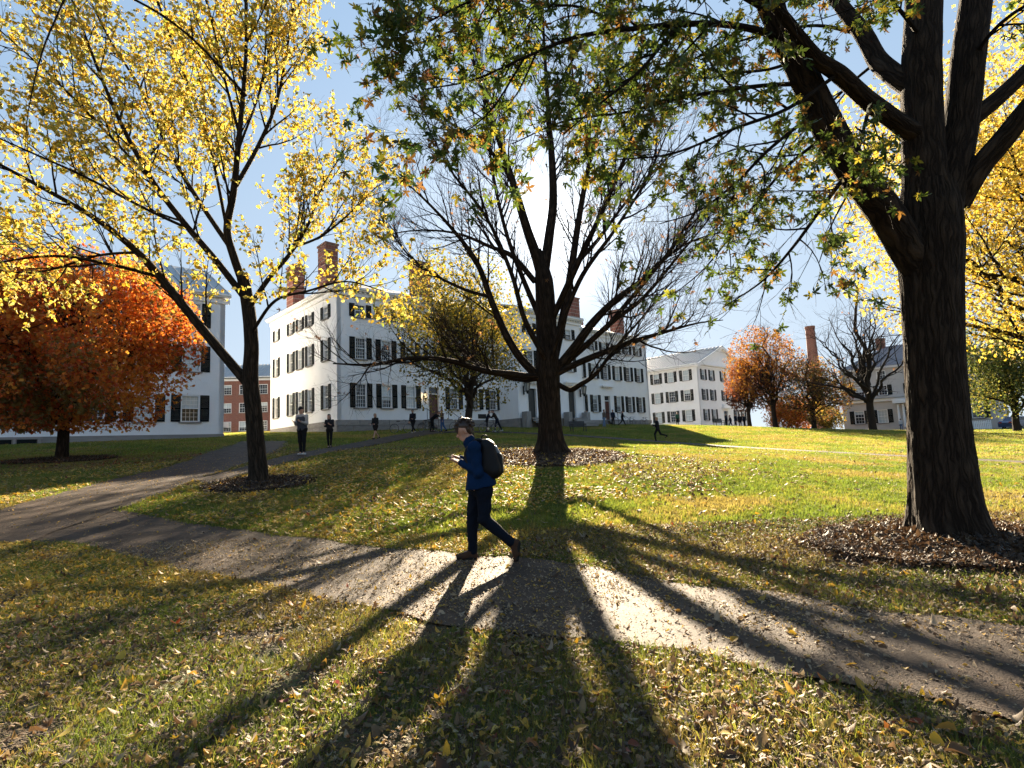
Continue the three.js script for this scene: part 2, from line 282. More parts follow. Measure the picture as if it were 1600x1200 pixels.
function foundation(parent, L, W, depth, faces) {
  part('foundation', bx(L - 0.1, depth, W - 0.1, L / 2, -depth / 2 - 0.003, -W / 2), M.granite[0], parent);
  const r = rng(5), shapes = [1.35, 1.6, 1.9].map((w) => [0.46, 0.5].map((h) => new RoundedBoxGeometry(w - 0.015, h - 0.015, 0.12, 1, 0.02)));
  const run = (len, put) => { for (let c = 0, y = 0; c < Math.ceil(depth / 0.48) && c < 3; c++) { const hk = c % 2, h = [0.46, 0.5][hk]; let x = 0.0; while (x < len) { let k = Math.floor(r() * 3), w = [1.35, 1.6, 1.9][k]; if (x + w > len + 0.6) { k = 0; w = 1.35; if (x + w > len + 0.4) break; } put(shapes[k][hk], x + w / 2, -y - h / 2, M.granite[Math.floor(r() * 3)]); x += w; } y += h; } };
  if (faces.includes('front')) run(L, (g, x, y, m) => part('stone_block', g, m, parent).position.set(x, y, 0.0));
  if (faces.includes('left')) run(W, (g, u, y, m) => { const b = part('stone_block', g, m, parent); b.position.set(0, y, -u); b.rotation.y = Math.PI / 2; });
}
function chimney(parent, x, z, y0, y1, w, d) {
  const c = part('chimney', bx(w, y1 - y0, d, x, (y0 + y1) / 2, z), M.brick, parent);
  part('chimney_cap', merge([bx(w + 0.16, 0.16, d + 0.16, x, y1 + 0.08, z), bx(w + 0.08, 0.1, d + 0.08, x, y1 - 0.35, z)]), M.brick, c);
}
function doorway(parent, x, y, z, w, h, mat, trans) {
  const g = new THREE.Group(); g.name = 'door'; g.position.set(x, y, z); parent.add(g);
  part('door_leaf', merge([bx(w - 0.16, h - (trans ? 0.65 : 0.08), 0.06, 0, (h - (trans ? 0.65 : 0.08)) / 2, -0.22), ...[-1, 1].flatMap((s) => [0.25, 0.62].map((k) => bx(w * 0.3, h * 0.26, 0.02, s * w * 0.2, h * k - 0.1, -0.18)))]), mat, g);
  part('door_frame', merge([bx(0.1, h, 0.3, -w / 2 + 0.03, h / 2, -0.1), bx(0.1, h, 0.3, w / 2 - 0.03, h / 2, -0.1), bx(w + 0.04, 0.12, 0.3, 0, h + 0.05, -0.1), ...(trans ? [bx(w - 0.1, 0.07, 0.2, 0, h - 0.6, -0.12)] : [])]), M.trim, g);
  if (trans) part('transom_pane', bx(w - 0.16, 0.5, 0.02, 0, h - 0.3, -0.2), M.glass, g);
  part('door_handle', new THREE.SphereGeometry(0.035, 8, 6).translate(w * 0.3, h * 0.42, -0.15), M.iron, g);
  return g;
}
const dFront = ray(1720, 653).setY(0).normalize(), TURN = Math.atan2(-dFront.z, dFront.x);
const alongPx = (o, off, px) => { // facade distance at which the sight column PX meets the plane z = off
  const c = Math.cos(TURN), s = Math.sin(TURN), r = ray(px, 660), k = r.x / -r.z, X = o.x + off * s, Z = -o.z - off * c; return (k * Z - X) / (c - k * s);
};

// the long middle hall
(function middleHall() {
  const o = at(527, 656, 43), hall = thing('white_hall', 'long white three storey hall behind the central bare tree', 'building', o, TURN), L = 44, W = 14.6, EAVE = 10.8, RISE = 2.9;
  const xs = [2.07, 4.43, 6.82, 9.2, 11.5, 14, 16.3], win = [], p = 2.77, cx0 = 17.1, cx1 = L - 17.1;
  const all = [...xs, ...xs.map((x) => L - x).reverse()];
  const rows = [[1.0, 2.0, 6], [5.0, 1.8, 6], [8.5, 1.1, 4]];
  const wingHoles = [], centreHoles = [];
  for (const x of all) rows.forEach(([y, h], k) => { const door = Math.abs(x - 9.2) < 0.01 || Math.abs(L - x - 9.2) < 0.01; wingHoles.push(k === 0 && door ? [x, 0.05, 1.25, 2.9] : [x, y, 1.0, h]); });
  const wings = (a, b) => part('wall', wallGeo([[a, 0], [b, 0], [b, EAVE], [a, EAVE]], wingHoles.filter(([x]) => x > a && x < b), 0.35), M.white, hall);
  wings(0, cx0 + 0.35); wings(cx1 - 0.35, L);
  const cen = new THREE.Group(); cen.name = 'centre_block'; cen.position.set(0, 0, p); hall.add(cen);
  const cdoors = [19.0, L - 19.0], cwin = [19, 22, 25];
  for (const x of cdoors) centreHoles.push([x, 0.05, 1.3, 2.9]);
  for (const x of cwin) for (const [y, h] of rows.slice(1)) centreHoles.push([x, y, 1.0, h]);
  part('wall', wallGeo([[cx0, 0], [cx1, 0], [cx1, EAVE], [cx0, EAVE]], centreHoles, 0.35), M.white, cen);
  for (const [x, t] of [[cx0, -1], [cx1, 1]]) part('side_wall', bx(0.35, EAVE, p - 0.36, x - t * 0.178, EAVE / 2, -p / 2 - 0.17), M.white, cen);
  part('foundation', bx(cx1 - cx0 + 0.04, 1.6, p, (cx0 + cx1) / 2, -0.803, -p / 2 + 0.04), M.granite[1], cen);
  { const dz = p + 5, up = 2.1, sl = Math.hypot(dz, up), m = part('centre_roof', B(cx1 - cx0 + 0.7, 0.15, sl), M.roof, cen); m.position.set((cx0 + cx1) / 2, EAVE + 0.12 + up / 2, 0.4 - dz / 2); m.rotation.x = Math.atan2(up, dz); }
  // end walls with gables; the left one has windows
  const gable = [[0, 0], [W, 0], [W, EAVE], [0, EAVE]], lw = [];
  for (const u of [2, 5.2, 7.3, 9.4, 13]) for (const [y, h] of rows) lw.push([u, y, 0.95, h]);
  const lwRows = lw.map((q) => [W - q[0], ...q.slice(1)]);
  const le = part('end_wall', wallGeo(gable, lwRows, 0.35), M.white, hall); le.rotation.y = -Math.PI / 2; le.position.set(0.004, 0, -W);
  const re = part('end_wall', wallGeo(gable, [], 0.35), M.white, hall); re.rotation.y = Math.PI / 2; re.position.set(L - 0.004, 0, 0);
  part('back_wall', bx(L - 0.8, EAVE, 0.35, L / 2, EAVE / 2, -W + 0.18), M.white, hall);
  part('floor_slab', bx(L - 0.8, 0.2, W - 0.8, L / 2, 4.3, -W / 2), M.shutter, hall);
  const r = rng(11);
  for (const x of all) rows.forEach(([y, h, n], k) => {
    const door = Math.abs(x - 9.2) < 0.01 || Math.abs(L - x - 9.2) < 0.01;
    if (k === 0 && door) return; addWindow(hall, x, y, 0, 0, 1.0, h, { rows: n, blind: (k === 0 && Math.abs(x - 6.82) < 0.1) || r() < 0.1 });
  });
  for (const [u, y, , h] of lw) addWindow(hall, 0, y, -u, -Math.PI / 2, 0.95, h, { blind: r() < 0.25, rows: h < 1.5 ? 4 : 6, sw: 0.42 });
  for (const x of cwin) for (const [y, h, n] of rows.slice(1)) addWindow(cen, x, y, 0, 0, 1.0, h, { rows: n });
  foundation(hall, L, W, 2.2, ['front', 'left']);
  cornice(hall, -0.3, cx0 - 0.02, EAVE, 0, 1, true); cornice(hall, cx1 + 0.02, L + 0.3, EAVE, 0, 1, true); cornice(cen, cx0 - 0.3, cx1 + 0.3, EAVE, 0, 1, true);
  hipRoof(hall, L, W, EAVE + 0.085, RISE, 0.5, M.roof);
  part('cornice', merge([bx(0.12, 0.34, W, -0.06, EAVE - 0.45, -W / 2), bx(0.36, 0.12, W + 0.3, -0.18, EAVE - 0.12, -W / 2), bx(0.46, 0.14, W + 0.5, -0.23, EAVE + 0.012, -W / 2)]), M.trim, hall);
  for (const x of [1.0, L - 1.0]) for (const u of [3.7, 10.9]) chimney(hall, x, -u, 9.5, 15.4, 1.1, 1.6);
  for (const x of [10.5, L - 10.5]) chimney(hall, x, -3.7, 9.5, 15.7, 1.7, 1.2);
  // doors, hoods, steps, rails
  for (const x of [9.2, L - 9.2]) {
    doorway(hall, x, 0.05, 0, 1.25, 2.9, M.door, true);
    const st = new THREE.Group(); st.name = 'steps'; st.position.set(x, 0, 0); hall.add(st);
    for (let k = 0; k < 5; k++) part('step', cached('step' + k, () => bx(2.4, 0.19, 0.36, 0, -0.1 - k * 0.19, 0.95 + k * 0.34)), M.granite[k % 3], st);
    part('landing', bx(2.4, 0.9, 0.75, 0, -0.45, 0.42), M.granite[1], st);
    for (const s of [-1, 1]) part('handrail', merge([bar(V(s * 1.15, 0, 0.6), V(s * 1.15, 0.95, 0.6), 0.025), bar(V(s * 1.15, -0.95, 2.3), V(s * 1.15, 0.0, 2.3), 0.025), bar(V(s * 1.15, 0.95, 0.2), V(s * 1.15, 0.95, 0.6), 0.028), bar(V(s * 1.15, 0.95, 0.6), V(s * 1.15, 0, 2.3), 0.028)]), M.iron, st);
  }
  for (const x of cdoors) {
    doorway(cen, x, 0.05, 0, 1.3, 2.9, M.blackDoor, false);
    part('door_hood', merge([bx(2.5, 0.16, 0.5, x, 3.75, 0.25), bx(2.3, 0.16, 0.36, x, 3.59, 0.18), ...[-0.95, -0.57, -0.19, 0.19, 0.57, 0.95].map((k) => bx(0.14, 0.12, 0.12, x + k, 3.45, 0.3))]), M.trim, cen);
    for (let k = 0; k < 5; k++) part('step', cached('cstep' + k, () => bx(2.2, 0.19, 0.36, 0, -0.1 - k * 0.19, 0.95 + k * 0.34)), M.granite[k % 3], cen).position.set(x, 0, 0);
    part('landing', bx(2.2, 0.95, 0.78, x, -0.475, 0.43), M.granite[2], cen);
    part('cheek_block', new RoundedBoxGeometry(0.6, 1.9, 0.7, 2, 0.03).translate(x - 1.45, -0.35, 0.6), M.granite[1], cen);
    part('cheek_block', new RoundedBoxGeometry(0.6, 1.9, 0.7, 2, 0.03).translate(x + 1.45, -0.35, 0.6), M.granite[2], cen);
  }
  part('door_hood', merge([bx(2.3, 0.15, 0.4, L - 9.2, 4.1, 0.2), ...[-0.8, -0.4, 0, 0.4, 0.8].map((k) => bx(0.14, 0.12, 0.12, L - 9.2 + k, 3.95, 0.25))]), M.trim, hall);
  for (const [x, y] of [[14.8, 0.45], [L - 16.6, 0.55]]) part('plaque', bx(1.0, 0.42, 0.05, x - 0.0, y - 0.1, 0.03), M.iron, hall);
  // wall lanterns
  M.lampGlow = std(lin(0.9, 0.8, 0.6), 0.4, { emissive: lin(1, 0.75, 0.4), emissiveIntensity: 0.25 });
  M.lampGlass = std(lin(0.35, 0.35, 0.33), 0.15);
  const lantern = (x, y, z, k, label, lit) => {
    const g = thing('wall_lantern', label, 'lantern', hall.localToWorld(V(x, y, z)), TURN), s = k;
    part('bracket', merge([bx(0.1 * s, 0.5 * s, 0.05, 0, -0.25 * s, 0.03), bar(V(0, -0.3 * s, 0.05), V(0, -0.36 * s, 0.32 * s), 0.02 * s), new THREE.SphereGeometry(0.07 * s, 8, 6).translate(0, -0.42 * s, 0.32 * s)]), M.iron, g);
    part('lamp_glass', new THREE.CylinderGeometry(0.17 * s, 0.11 * s, 0.42 * s, 6).translate(0, -0.1 * s, 0.32 * s), lit ? M.lampGlow : M.lampGlass, g);
    part('lamp_roof', merge([new THREE.CylinderGeometry(0.03 * s, 0.23 * s, 0.2 * s, 6).translate(0, 0.21 * s, 0.32 * s), new THREE.CylinderGeometry(0.14 * s, 0.1 * s, 0.06 * s, 6).translate(0, -0.34 * s, 0.32 * s), new THREE.SphereGeometry(0.05 * s, 6, 5).translate(0, 0.34 * s, 0.32 * s)]), M.iron, g);
    for (let q = 0; q < 6; q++) { const a = (q / 6) * 2 * Math.PI + Math.PI / 6; part('lamp_bar', bar(V(Math.cos(a) * 0.11 * s, -0.31 * s, 0.32 * s + Math.sin(a) * 0.11 * s), V(Math.cos(a) * 0.18 * s, 0.12 * s, 0.32 * s + Math.sin(a) * 0.18 * s), 0.016 * s, 4), M.iron, g); }
    if (lit) { const pl = new THREE.PointLight(lin(1, 0.75, 0.45), 0.12, 0, 2); pl.name = 'lamp_light'; pl.position.set(0, -0.1 * s, 0.32 * s); pl.castShadow = true; g.add(pl); }
  };
  hall.updateMatrixWorld(true);
  lantern(8.1, 2.2, 0.03, 0.9, 'small lit lantern on the wall left of the dark red door', true);
  lantern(cx0 + 0.75, 3.15, p + 0.03, 1.7, 'large black lantern left of the central bare tree trunk', false);
  lantern(cx1 - 0.5, 3.15, p + 0.03, 1.7, 'large black lantern on the wall right of the central trunk', false);
})();

// the left hall behind the orange maple
(function leftHall() {
  const e = at(349, 678, 42.5), L = 40, W = 14.6, EAVE = 10.9, RISE = 3.9, o = e.clone().sub(V(Math.cos(TURN), 0, -Math.sin(TURN)).multiplyScalar(L));
  const hall = thing('white_hall', 'white hall at far left behind the orange maple', 'building', o, TURN), rows = [[0.95, 2.0, 6], [4.75, 2.0, 6], [8.2, 1.9, 6]];
  const xs = []; for (let x = L - 2.3; x > 24; x -= 2.9) xs.push(x);
  const holes = xs.flatMap((x) => rows.map(([y, h]) => [x, y, 1.25, h]));
  part('wall', wallGeo([[0, 0], [L, 0], [L, EAVE], [0, EAVE]], holes, 0.35), M.white, hall);
  const g = [[0, 0], [W, 0], [W, EAVE], [W / 2, EAVE + RISE], [0, EAVE]];
  const a = part('end_wall', wallGeo(g, [], 0.35), M.white, hall); a.rotation.y = -Math.PI / 2; a.position.set(0.004, 0, -W);
  const b = part('end_wall', wallGeo(g, [], 0.35), M.white, hall); b.rotation.y = Math.PI / 2; b.position.set(L - 0.004, 0, 0);
  part('back_wall', bx(L - 0.8, EAVE, 0.35, L / 2, EAVE / 2, -W + 0.18), M.white, hall);
  part('floor_slab', bx(L - 0.8, 0.2, W - 0.8, L / 2, 4.3, -W / 2), M.shutter, hall);
  const r = rng(3); for (const x of xs) rows.forEach(([y, h]) => addWindow(hall, x, y, 0, 0, 1.25, h, { cols: 4, rows: 6, sw: 0.62, blind: r() < 0.2 }));
  foundation(hall, L, W, 2.4, []);
  part('water_table', bx(L + 0.06, 1.2, 0.1, L / 2, -0.6, 0.02), M.granite[1], hall);
  for (const x of [L - 12.6, L - 11.4]) part('cellar_window', merge([bx(0.95, 0.5, 0.06, x, -0.42, 0.075)]), M.shutter, hall);
  part('cellar_surround', merge([bx(2.7, 0.14, 0.1, L - 12, -0.08, 0.085), bx(0.14, 0.6, 0.1, L - 13.2, -0.45, 0.085), bx(0.14, 0.6, 0.1, L - 12, -0.45, 0.085), bx(0.14, 0.6, 0.1, L - 10.8, -0.45, 0.085)]), M.granite[2], hall);
  cornice(hall, -0.3, L + 0.3, EAVE, 0, 1, false); gableRoof(hall, L, W, EAVE + 0.08, RISE, 0.35, 0.9);
})();

// the gabled hall right of centre
(function rightHall() {
  const c = at(1096, 668, 95), L = 19, W = 30, EAVE = 10.9, RISE = 3.9, hall = thing('white_hall', 'white gabled hall with metal roof left of the rust coloured oaks', 'building', V(c.x, 3.45, c.z), TURN);
  const rows = [[1.0, 2.0, 4], [4.6, 1.95, 4], [8.2, 1.9, 4]], xs = [2.2, 5.2, 9.5, 13.8, 16.8], r = rng(21), us = []; for (let u = 2.2; u < 20; u += 3.0) us.push(u);
  const holes = []; xs.forEach((x, i) => rows.forEach(([y, h], k) => holes.push(i === 2 && k === 0 ? [x, 0.05, 1.7, 2.7] : [x, y, 1.15, h])));
  part('wall', wallGeo([[0, 0], [L, 0], [L, EAVE], [L / 2, EAVE + RISE], [0, EAVE]], holes, 0.35), M.white, hall);
  const lh = us.flatMap((u) => rows.map(([y, h]) => [W - u, y, 1.3, h]));
  const le = part('side_wall', wallGeo([[0, 0], [W, 0], [W, EAVE], [0, EAVE]], lh, 0.35), M.white, hall); le.rotation.y = -Math.PI / 2; le.position.set(0.004, 0, -W);
  part('side_wall', bx(0.35, EAVE, W - 0.8, L - 0.18, EAVE / 2, -W / 2), M.white, hall);
  part('back_wall', bx(L - 0.8, EAVE, 0.35, L / 2, EAVE / 2, -W + 0.18), M.white, hall);
  part('floor_slab', bx(L - 0.8, 0.2, W - 0.8, L / 2, 4.2, -W / 2), M.shutter, hall);
  xs.forEach((x, i) => rows.forEach(([y, h, n], k) => { if (!(i === 2 && k === 0)) addWindow(hall, x, y, 0, 0, 1.15, h, { rows: n, cols: 3, blind: r() < 0.25 }); }));
  for (const u of us) for (const [y, h, n] of rows) addWindow(hall, 0, y, -u, -Math.PI / 2, 1.3, h, { rows: n, cols: 3, blind: r() < 0.5, sw: 0.55, head: true });
  doorway(hall, 9.5, 0.05, 0, 1.7, 2.7, M.blackDoor, true);
  part('door_hood', merge([bx(3, 0.3, 0.6, 9.5, 3.3, 0.3), bx(2.4, 0.5, 0.4, 9.5, 3.7, 0.2)]), M.trim, hall);
  foundation(hall, L, W, 2.6, ['front']);
  cornice(hall, -0.3, L + 0.3, EAVE, 0, 1, false);
  part('eave_board', bx(0.5, 0.45, W + 0.5, -0.25, EAVE - 0.1, -W / 2), M.trim, hall);
  const sl = Math.hypot(L / 2 + 0.5, RISE * (L / 2 + 0.5) / (L / 2)), ang = Math.atan2(RISE, L / 2);
  for (const s of [-1, 1]) {
    const m = part('roof', B(sl, 0.14, W + 1), M.roof, hall); m.position.set(L / 2 + s * (L / 4 + 0.25), EAVE + RISE / 2 - 0.05, -W / 2); m.rotation.z = -s * ang;
    for (let z = -W / 2 - 0.3; z <= W / 2 + 0.4; z += 0.75) { const q = part('roof_seam', B(sl, 0.09, 0.06), M.seam, m); q.position.set(0, 0.115, z); }
    const rk = part('raking_cornice', B(sl, 0.4, 0.5), M.trim, hall); rk.position.set(L / 2 + s * (L / 4 + 0.25), EAVE + RISE / 2 - 0.33, 0.26); rk.rotation.z = -s * ang;
  }
})();

// the brick house in the gap
(function brickHouse() {
  const c = at(338, 683, 94), h = thing('brick_house', 'red brick house seen in the gap between the two white halls', 'building', V(c.x - 6, c.y, c.z), 0.12), L = 26, EAVE = 10.0, W = 12, xs = [7.2, 10.2, 13.2, 16.2, 19.2], holes = xs.flatMap((x) => [0.9, 4.1, 7.3].map((y) => [x, y, 1.75, 1.7]));
  part('wall', wallGeo([[0, -2], [L, -2], [L, EAVE], [0, EAVE]], holes, 0.35), M.brick, h);
  part('back_wall', bx(L, EAVE, 0.3, L / 2, EAVE / 2, -W), M.brick, h);
  for (const x of [0.15, L - 0.15]) part('side_wall', bx(0.3, EAVE, W - 0.52, x, EAVE / 2, -W / 2), M.brick, h);
  part('floor_slab', bx(L - 0.8, 0.2, W - 0.8, L / 2, 3.6, -W / 2), M.shutter, h);
  for (const [x, y] of holes) addWindow(h, x, y, 0, 0, 1.75, 1.7, { cols: 4, rows: 4, shutters: false, blind: (x + y) % 3 < 1 });
  cornice(h, -0.3, L + 0.3, EAVE + 0.3, 0, 1, false); gableRoof(h, L, W, EAVE + 0.35, 3.0, 0.5, 0.6);
  part('porch_roof', bx(3, 0.9, 2.5, 6.2, 2.0, 1.3), M.trim, h);
  for (const s of [-1, 1]) part('porch_post', bx(0.2, 4.2, 0.2, 6.2 + s * 1.3, -0.5, 2.3), M.trim, h);
})();

// the pale house at far right
(function paleHouse() {
  const wallM = std(lin(0.6, 0.55, 0.5), 0.8, { map: paintTex });
  const c = at(1320, 672, 85), turn = TURN - Math.PI / 2, h = thing('pale_house', 'pale hip roofed house behind the bare tree at right', 'building', V(c.x, H(c.x, c.z) + 0.25, c.z), turn), L = 18, W = 12, E1 = 3.9, E2 = 9.2;
  const xs = [2.2, 5.2], h1 = [...xs.map((x) => [x, 0.75, 1.3, 1.95]), [9, 0.05, 2.2, 2.9], [13, 0.75, 1.3, 1.95], [16, 0.75, 1.3, 1.95]], h2 = [2.2, 5.2, 9, 12.8, 16].flatMap((x) => [[x, 4.9, 1.2, 1.5], [x, 7.3, 1.2, 1.3]]);
  part('wall', wallGeo([[0, -1.5], [L, -1.5], [L, E1], [0, E1]], h1, 0.3), wallM, h);
  const up = part('upper_wall', wallGeo([[0, E1], [L, E1], [L, E2], [0, E2]], h2, 0.3), wallM, h); up.position.z = -1.6;
  part('back_wall', bx(L, E2 + 1.5, 0.3, L / 2, E2 / 2 - 0.75, -W), wallM, h);
  for (const x of [0.15, L - 0.15]) part('side_wall', bx(0.3, E2 + 1.5, W - 0.7, x, E2 / 2 - 0.75, -W / 2 - 0.05), wallM, h);
  part('floor_slab', bx(L - 0.8, 0.2, W - 2.2, L / 2, 4.3, -W / 2 - 0.8), M.shutter, h);
  for (const [x, y, w, hh] of h1) if (w < 2) addWindow(h, x, y, 0, 0, w, hh, { cols: 3, rows: 4, sw: 0.6, blind: x > 4 && x < 6 });
  for (const [x, y, w, hh] of h2) addWindow(h, x, y, -1.6, 0, w, hh, { cols: 3, rows: 4, shutters: y < 6 });
  doorway(h, 9, 0.05, -0.05, 2.2, 2.9, M.blackDoor, true);
  for (const x of [7.4, 8.0, 10, 10.6]) part('porch_column', new THREE.CylinderGeometry(0.13, 0.16, 3.3, 12).translate(x, 1.65, 0.9), M.trim, h);
  part('porch_roof', merge([bx(L + 0.8, 0.4, 1.2, L / 2, E1 + 0.2, -0.25), bx(4.2, 0.42, 1.6, 9, E1 - 0.25, 0.75)]), M.trim, h);
  part('lower_roof', bx(L + 1, 0.12, 2.6, L / 2, E1 + 0.5, -0.6), M.roof, h).rotation.x = 0.0;
  const rg = new THREE.BufferGeometry(), a = 0.5, R = E2 + 3.6, z0 = -1.6 + a, z1 = -W - a, zm = (z0 + z1) / 2;
  const P = [[-a, E2, z0], [L + a, E2, z0], [L + a, E2, z1], [-a, E2, z1], [5, R, zm], [L - 5, R, zm]], F = [[0, 1, 5], [0, 5, 4], [1, 2, 5], [2, 3, 4], [2, 4, 5], [3, 0, 4]];
  rg.setAttribute('position', new THREE.Float32BufferAttribute(F.flatMap((f) => f.flatMap((k) => P[k])), 3)); rg.setAttribute('uv', new THREE.Float32BufferAttribute(F.flatMap((f) => f.flatMap((k) => [P[k][0], P[k][2]])), 2)); rg.computeVertexNormals();
  part('roof', rg, std(lin(0.22, 0.19, 0.19), 0.8), h);
  part('eave_board', merge([bx(L + 1, 0.3, 0.4, L / 2, E2 - 0.12, -1.4)]), M.trim, h);
  chimney(h, 4.5, zm, E2 + 1.5, E2 + 4.8, 1.1, 0.9); chimney(h, L - 4.5, zm, E2 + 1.5, E2 + 4.8, 1.1, 0.9);
  // white balustrade at its right end
  const rail = thing('white_fence', 'low white picket fence right of the big foreground trunk', 'fence', null, 0), f0 = standing(1512, 66), f1 = standing(1552, 66), n = 14;
  rail.position.copy(f0); rail.rotation.y = Math.atan2(-(f1.z - f0.z), f1.x - f0.x); const len = f1.clone().sub(f0).setY(0).length();
  for (let i = 0; i <= n; i++) part('picket', cached('picket', () => merge([bx(0.13, 0.95, 0.03, 0, 0.5, 0), new THREE.ConeGeometry(0.09, 0.12, 4).rotateY(Math.PI / 4).scale(1, 1, 0.25).translate(0, 1.03, 0)])), M.trim, rail).position.set((len * i) / n, 0, 0);
  for (const y of [0.25, 0.8]) part('fence_rail', bx(len, 0.09, 0.04, len / 2, y, -0.036), M.trim, rail);
})();

// brick smokestack far behind
(function stack() {
  const c = at(1281, 660, 130), g = thing('smokestack', 'tall red brick smokestack rising behind the rust coloured oaks', 'smokestack', V(c.x, 1.5, c.z)), Hh = 25;
  part('shaft', new THREE.CylinderGeometry(1.0, 1.55, Hh, 20, 8).translate(0, Hh / 2, 0), (() => { const m = M.brick.clone(); m.map = redBrick.clone(); m.map.repeat.set(7, 22); m.map.needsUpdate = true; m.bumpMap = null; return m; })(), g);
  part('rim', merge([new THREE.CylinderGeometry(1.15, 1.1, 0.7, 20).translate(0, Hh + 0.1, 0), new THREE.CylinderGeometry(1.12, 1.02, 0.3, 20).translate(0, Hh - 1.6, 0)]), M.brick, g);
  part('plinth', bx(4, 1.2, 4, 0, 0.2, 0), M.brick, g);
})();
// ---------- trees ----------
const barkTex = (c0, c1, seed, fx = 22, fy = 5) => texture(512, (u, v) => {
  const w = fbm(u * 8 + seed, v * 8, 3, 8) - 0.5, a = fbm(u * fx + w * 2.2, v * fy, 3, fx, fy), ridge = 1 - Math.abs(2 * a - 1), d = n2(u * 128, v * 128, 128);
  const k = Math.pow(Math.max(0, ridge), 1.6); const c = mixc(c1, c0, k); const s = 0.85 + 0.3 * d; return [c[0] * s, c[1] * s, c[2] * s];
}, true, 1, 0.6);
const barkBump = (seed, fx = 22, fy = 5) => texture(512, (u, v) => { const w = fbm(u * 8 + seed, v * 8, 3, 8) - 0.5, a = fbm(u * fx + w * 2.2, v * fy, 3, fx, fy), ridge = 1 - Math.abs(2 * a - 1); return 0.8 - 0.7 * Math.pow(Math.max(0, ridge), 1.6) + 0.15 * n2(u * 128, v * 128, 128); }, false, 1, 0.6);
M.barkDark = std(0xffffff, 0.95, { specularIntensity: 0.25, map: barkTex([0.01, 0.0065, 0.0045], [0.05, 0.034, 0.023], 3), bumpMap: barkBump(3), bumpScale: 0.035 });
M.barkGrey = std(0xffffff, 0.9, { specularIntensity: 0.25, map: barkTex([0.011, 0.008, 0.006], [0.055, 0.04, 0.028], 9), bumpMap: barkBump(9), bumpScale: 0.03 });
M.barkFar = std(lin(0.03, 0.023, 0.018), 0.95, { specularIntensity: 0.25 });
M.twig = std(lin(0.032, 0.023, 0.017), 0.9, { specularIntensity: 0.25 });
const leafMat = (t = 0.5, rough = 0.85, coat = 0) => new THREE.MeshPhysicalMaterial({ color: 0xffffff, clearcoat: coat, clearcoatRoughness: 0.5, roughness: rough, transmission: t, thickness: 0, side: THREE.DoubleSide, specularIntensity: 0.35 });
M.leaf = leafMat(0.62);
M.litter = leafMat(0.48, 0.82, 0.22);

class Tubes {
  constructor() { this.p = []; this.n = []; this.u = []; this.i = []; }
  add(pts, radii, seg, disp, cap) {
    const m = pts.length, T = [], base = this.p.length / 3; let N = null, len = 0;
    for (let k = 0; k < m; k++) T.push(pts[Math.min(k + 1, m - 1)].clone().sub(pts[Math.max(k - 1, 0)]).normalize());
    for (let k = 0; k < m; k++) {
      if (!N) { N = Math.abs(T[0].x) < 0.9 ? V(1, 0, 0) : V(0, 0, 1); }
      N = N.clone().addScaledVector(T[k], -N.dot(T[k])).normalize(); const Bn = T[k].clone().cross(N); if (k) len += pts[k].distanceTo(pts[k - 1]);
      for (let j = 0; j <= seg; j++) {
        const a = (j / seg) * 2 * Math.PI, c = Math.cos(a), s = Math.sin(a), r = disp ? disp(a, len, radii[k], k / (m - 1)) : radii[k], dx = N.x * c + Bn.x * s, dy = N.y * c + Bn.y * s, dz = N.z * c + Bn.z * s;
        this.p.push(pts[k].x + dx * r, pts[k].y + dy * r, pts[k].z + dz * r); this.n.push(dx, dy, dz); this.u.push((j / seg) * Math.max(1, Math.round(radii[0] * 6.28 / 0.9)), len);
      }
    }
    for (let k = 0; k < m - 1; k++) for (let j = 0; j < seg; j++) { const q = base + k * (seg + 1) + j, w = q + seg + 1; this.i.push(q, q + 1, w, q + 1, w + 1, w); }
    return this;
  }
  get size() { return this.i.length; }
  geometry(o, smoothNormals) {
    const g = new THREE.BufferGeometry(); g.setAttribute('position', new THREE.Float32BufferAttribute(this.p, 3)); g.setAttribute('normal', new THREE.Float32BufferAttribute(this.n, 3)); g.setAttribute('uv', new THREE.Float32BufferAttribute(this.u, 2)); g.setIndex(this.i);
    if (smoothNormals) { g.computeVertexNormals(); } if (o) g.translate(-o.x, -o.y, -o.z); return g;
  }
}
const segFor = (r) => r > 0.12 ? 16 : r > 0.05 ? 9 : r > 0.02 ? 6 : r > 0.008 ? 4 : 3;
function unit(R) { for (;;) { const v = V(R() * 2 - 1, R() * 2 - 1, R() * 2 - 1), l = v.length(); if (l > 0.05 && l < 1) return v.divideScalar(l); } }
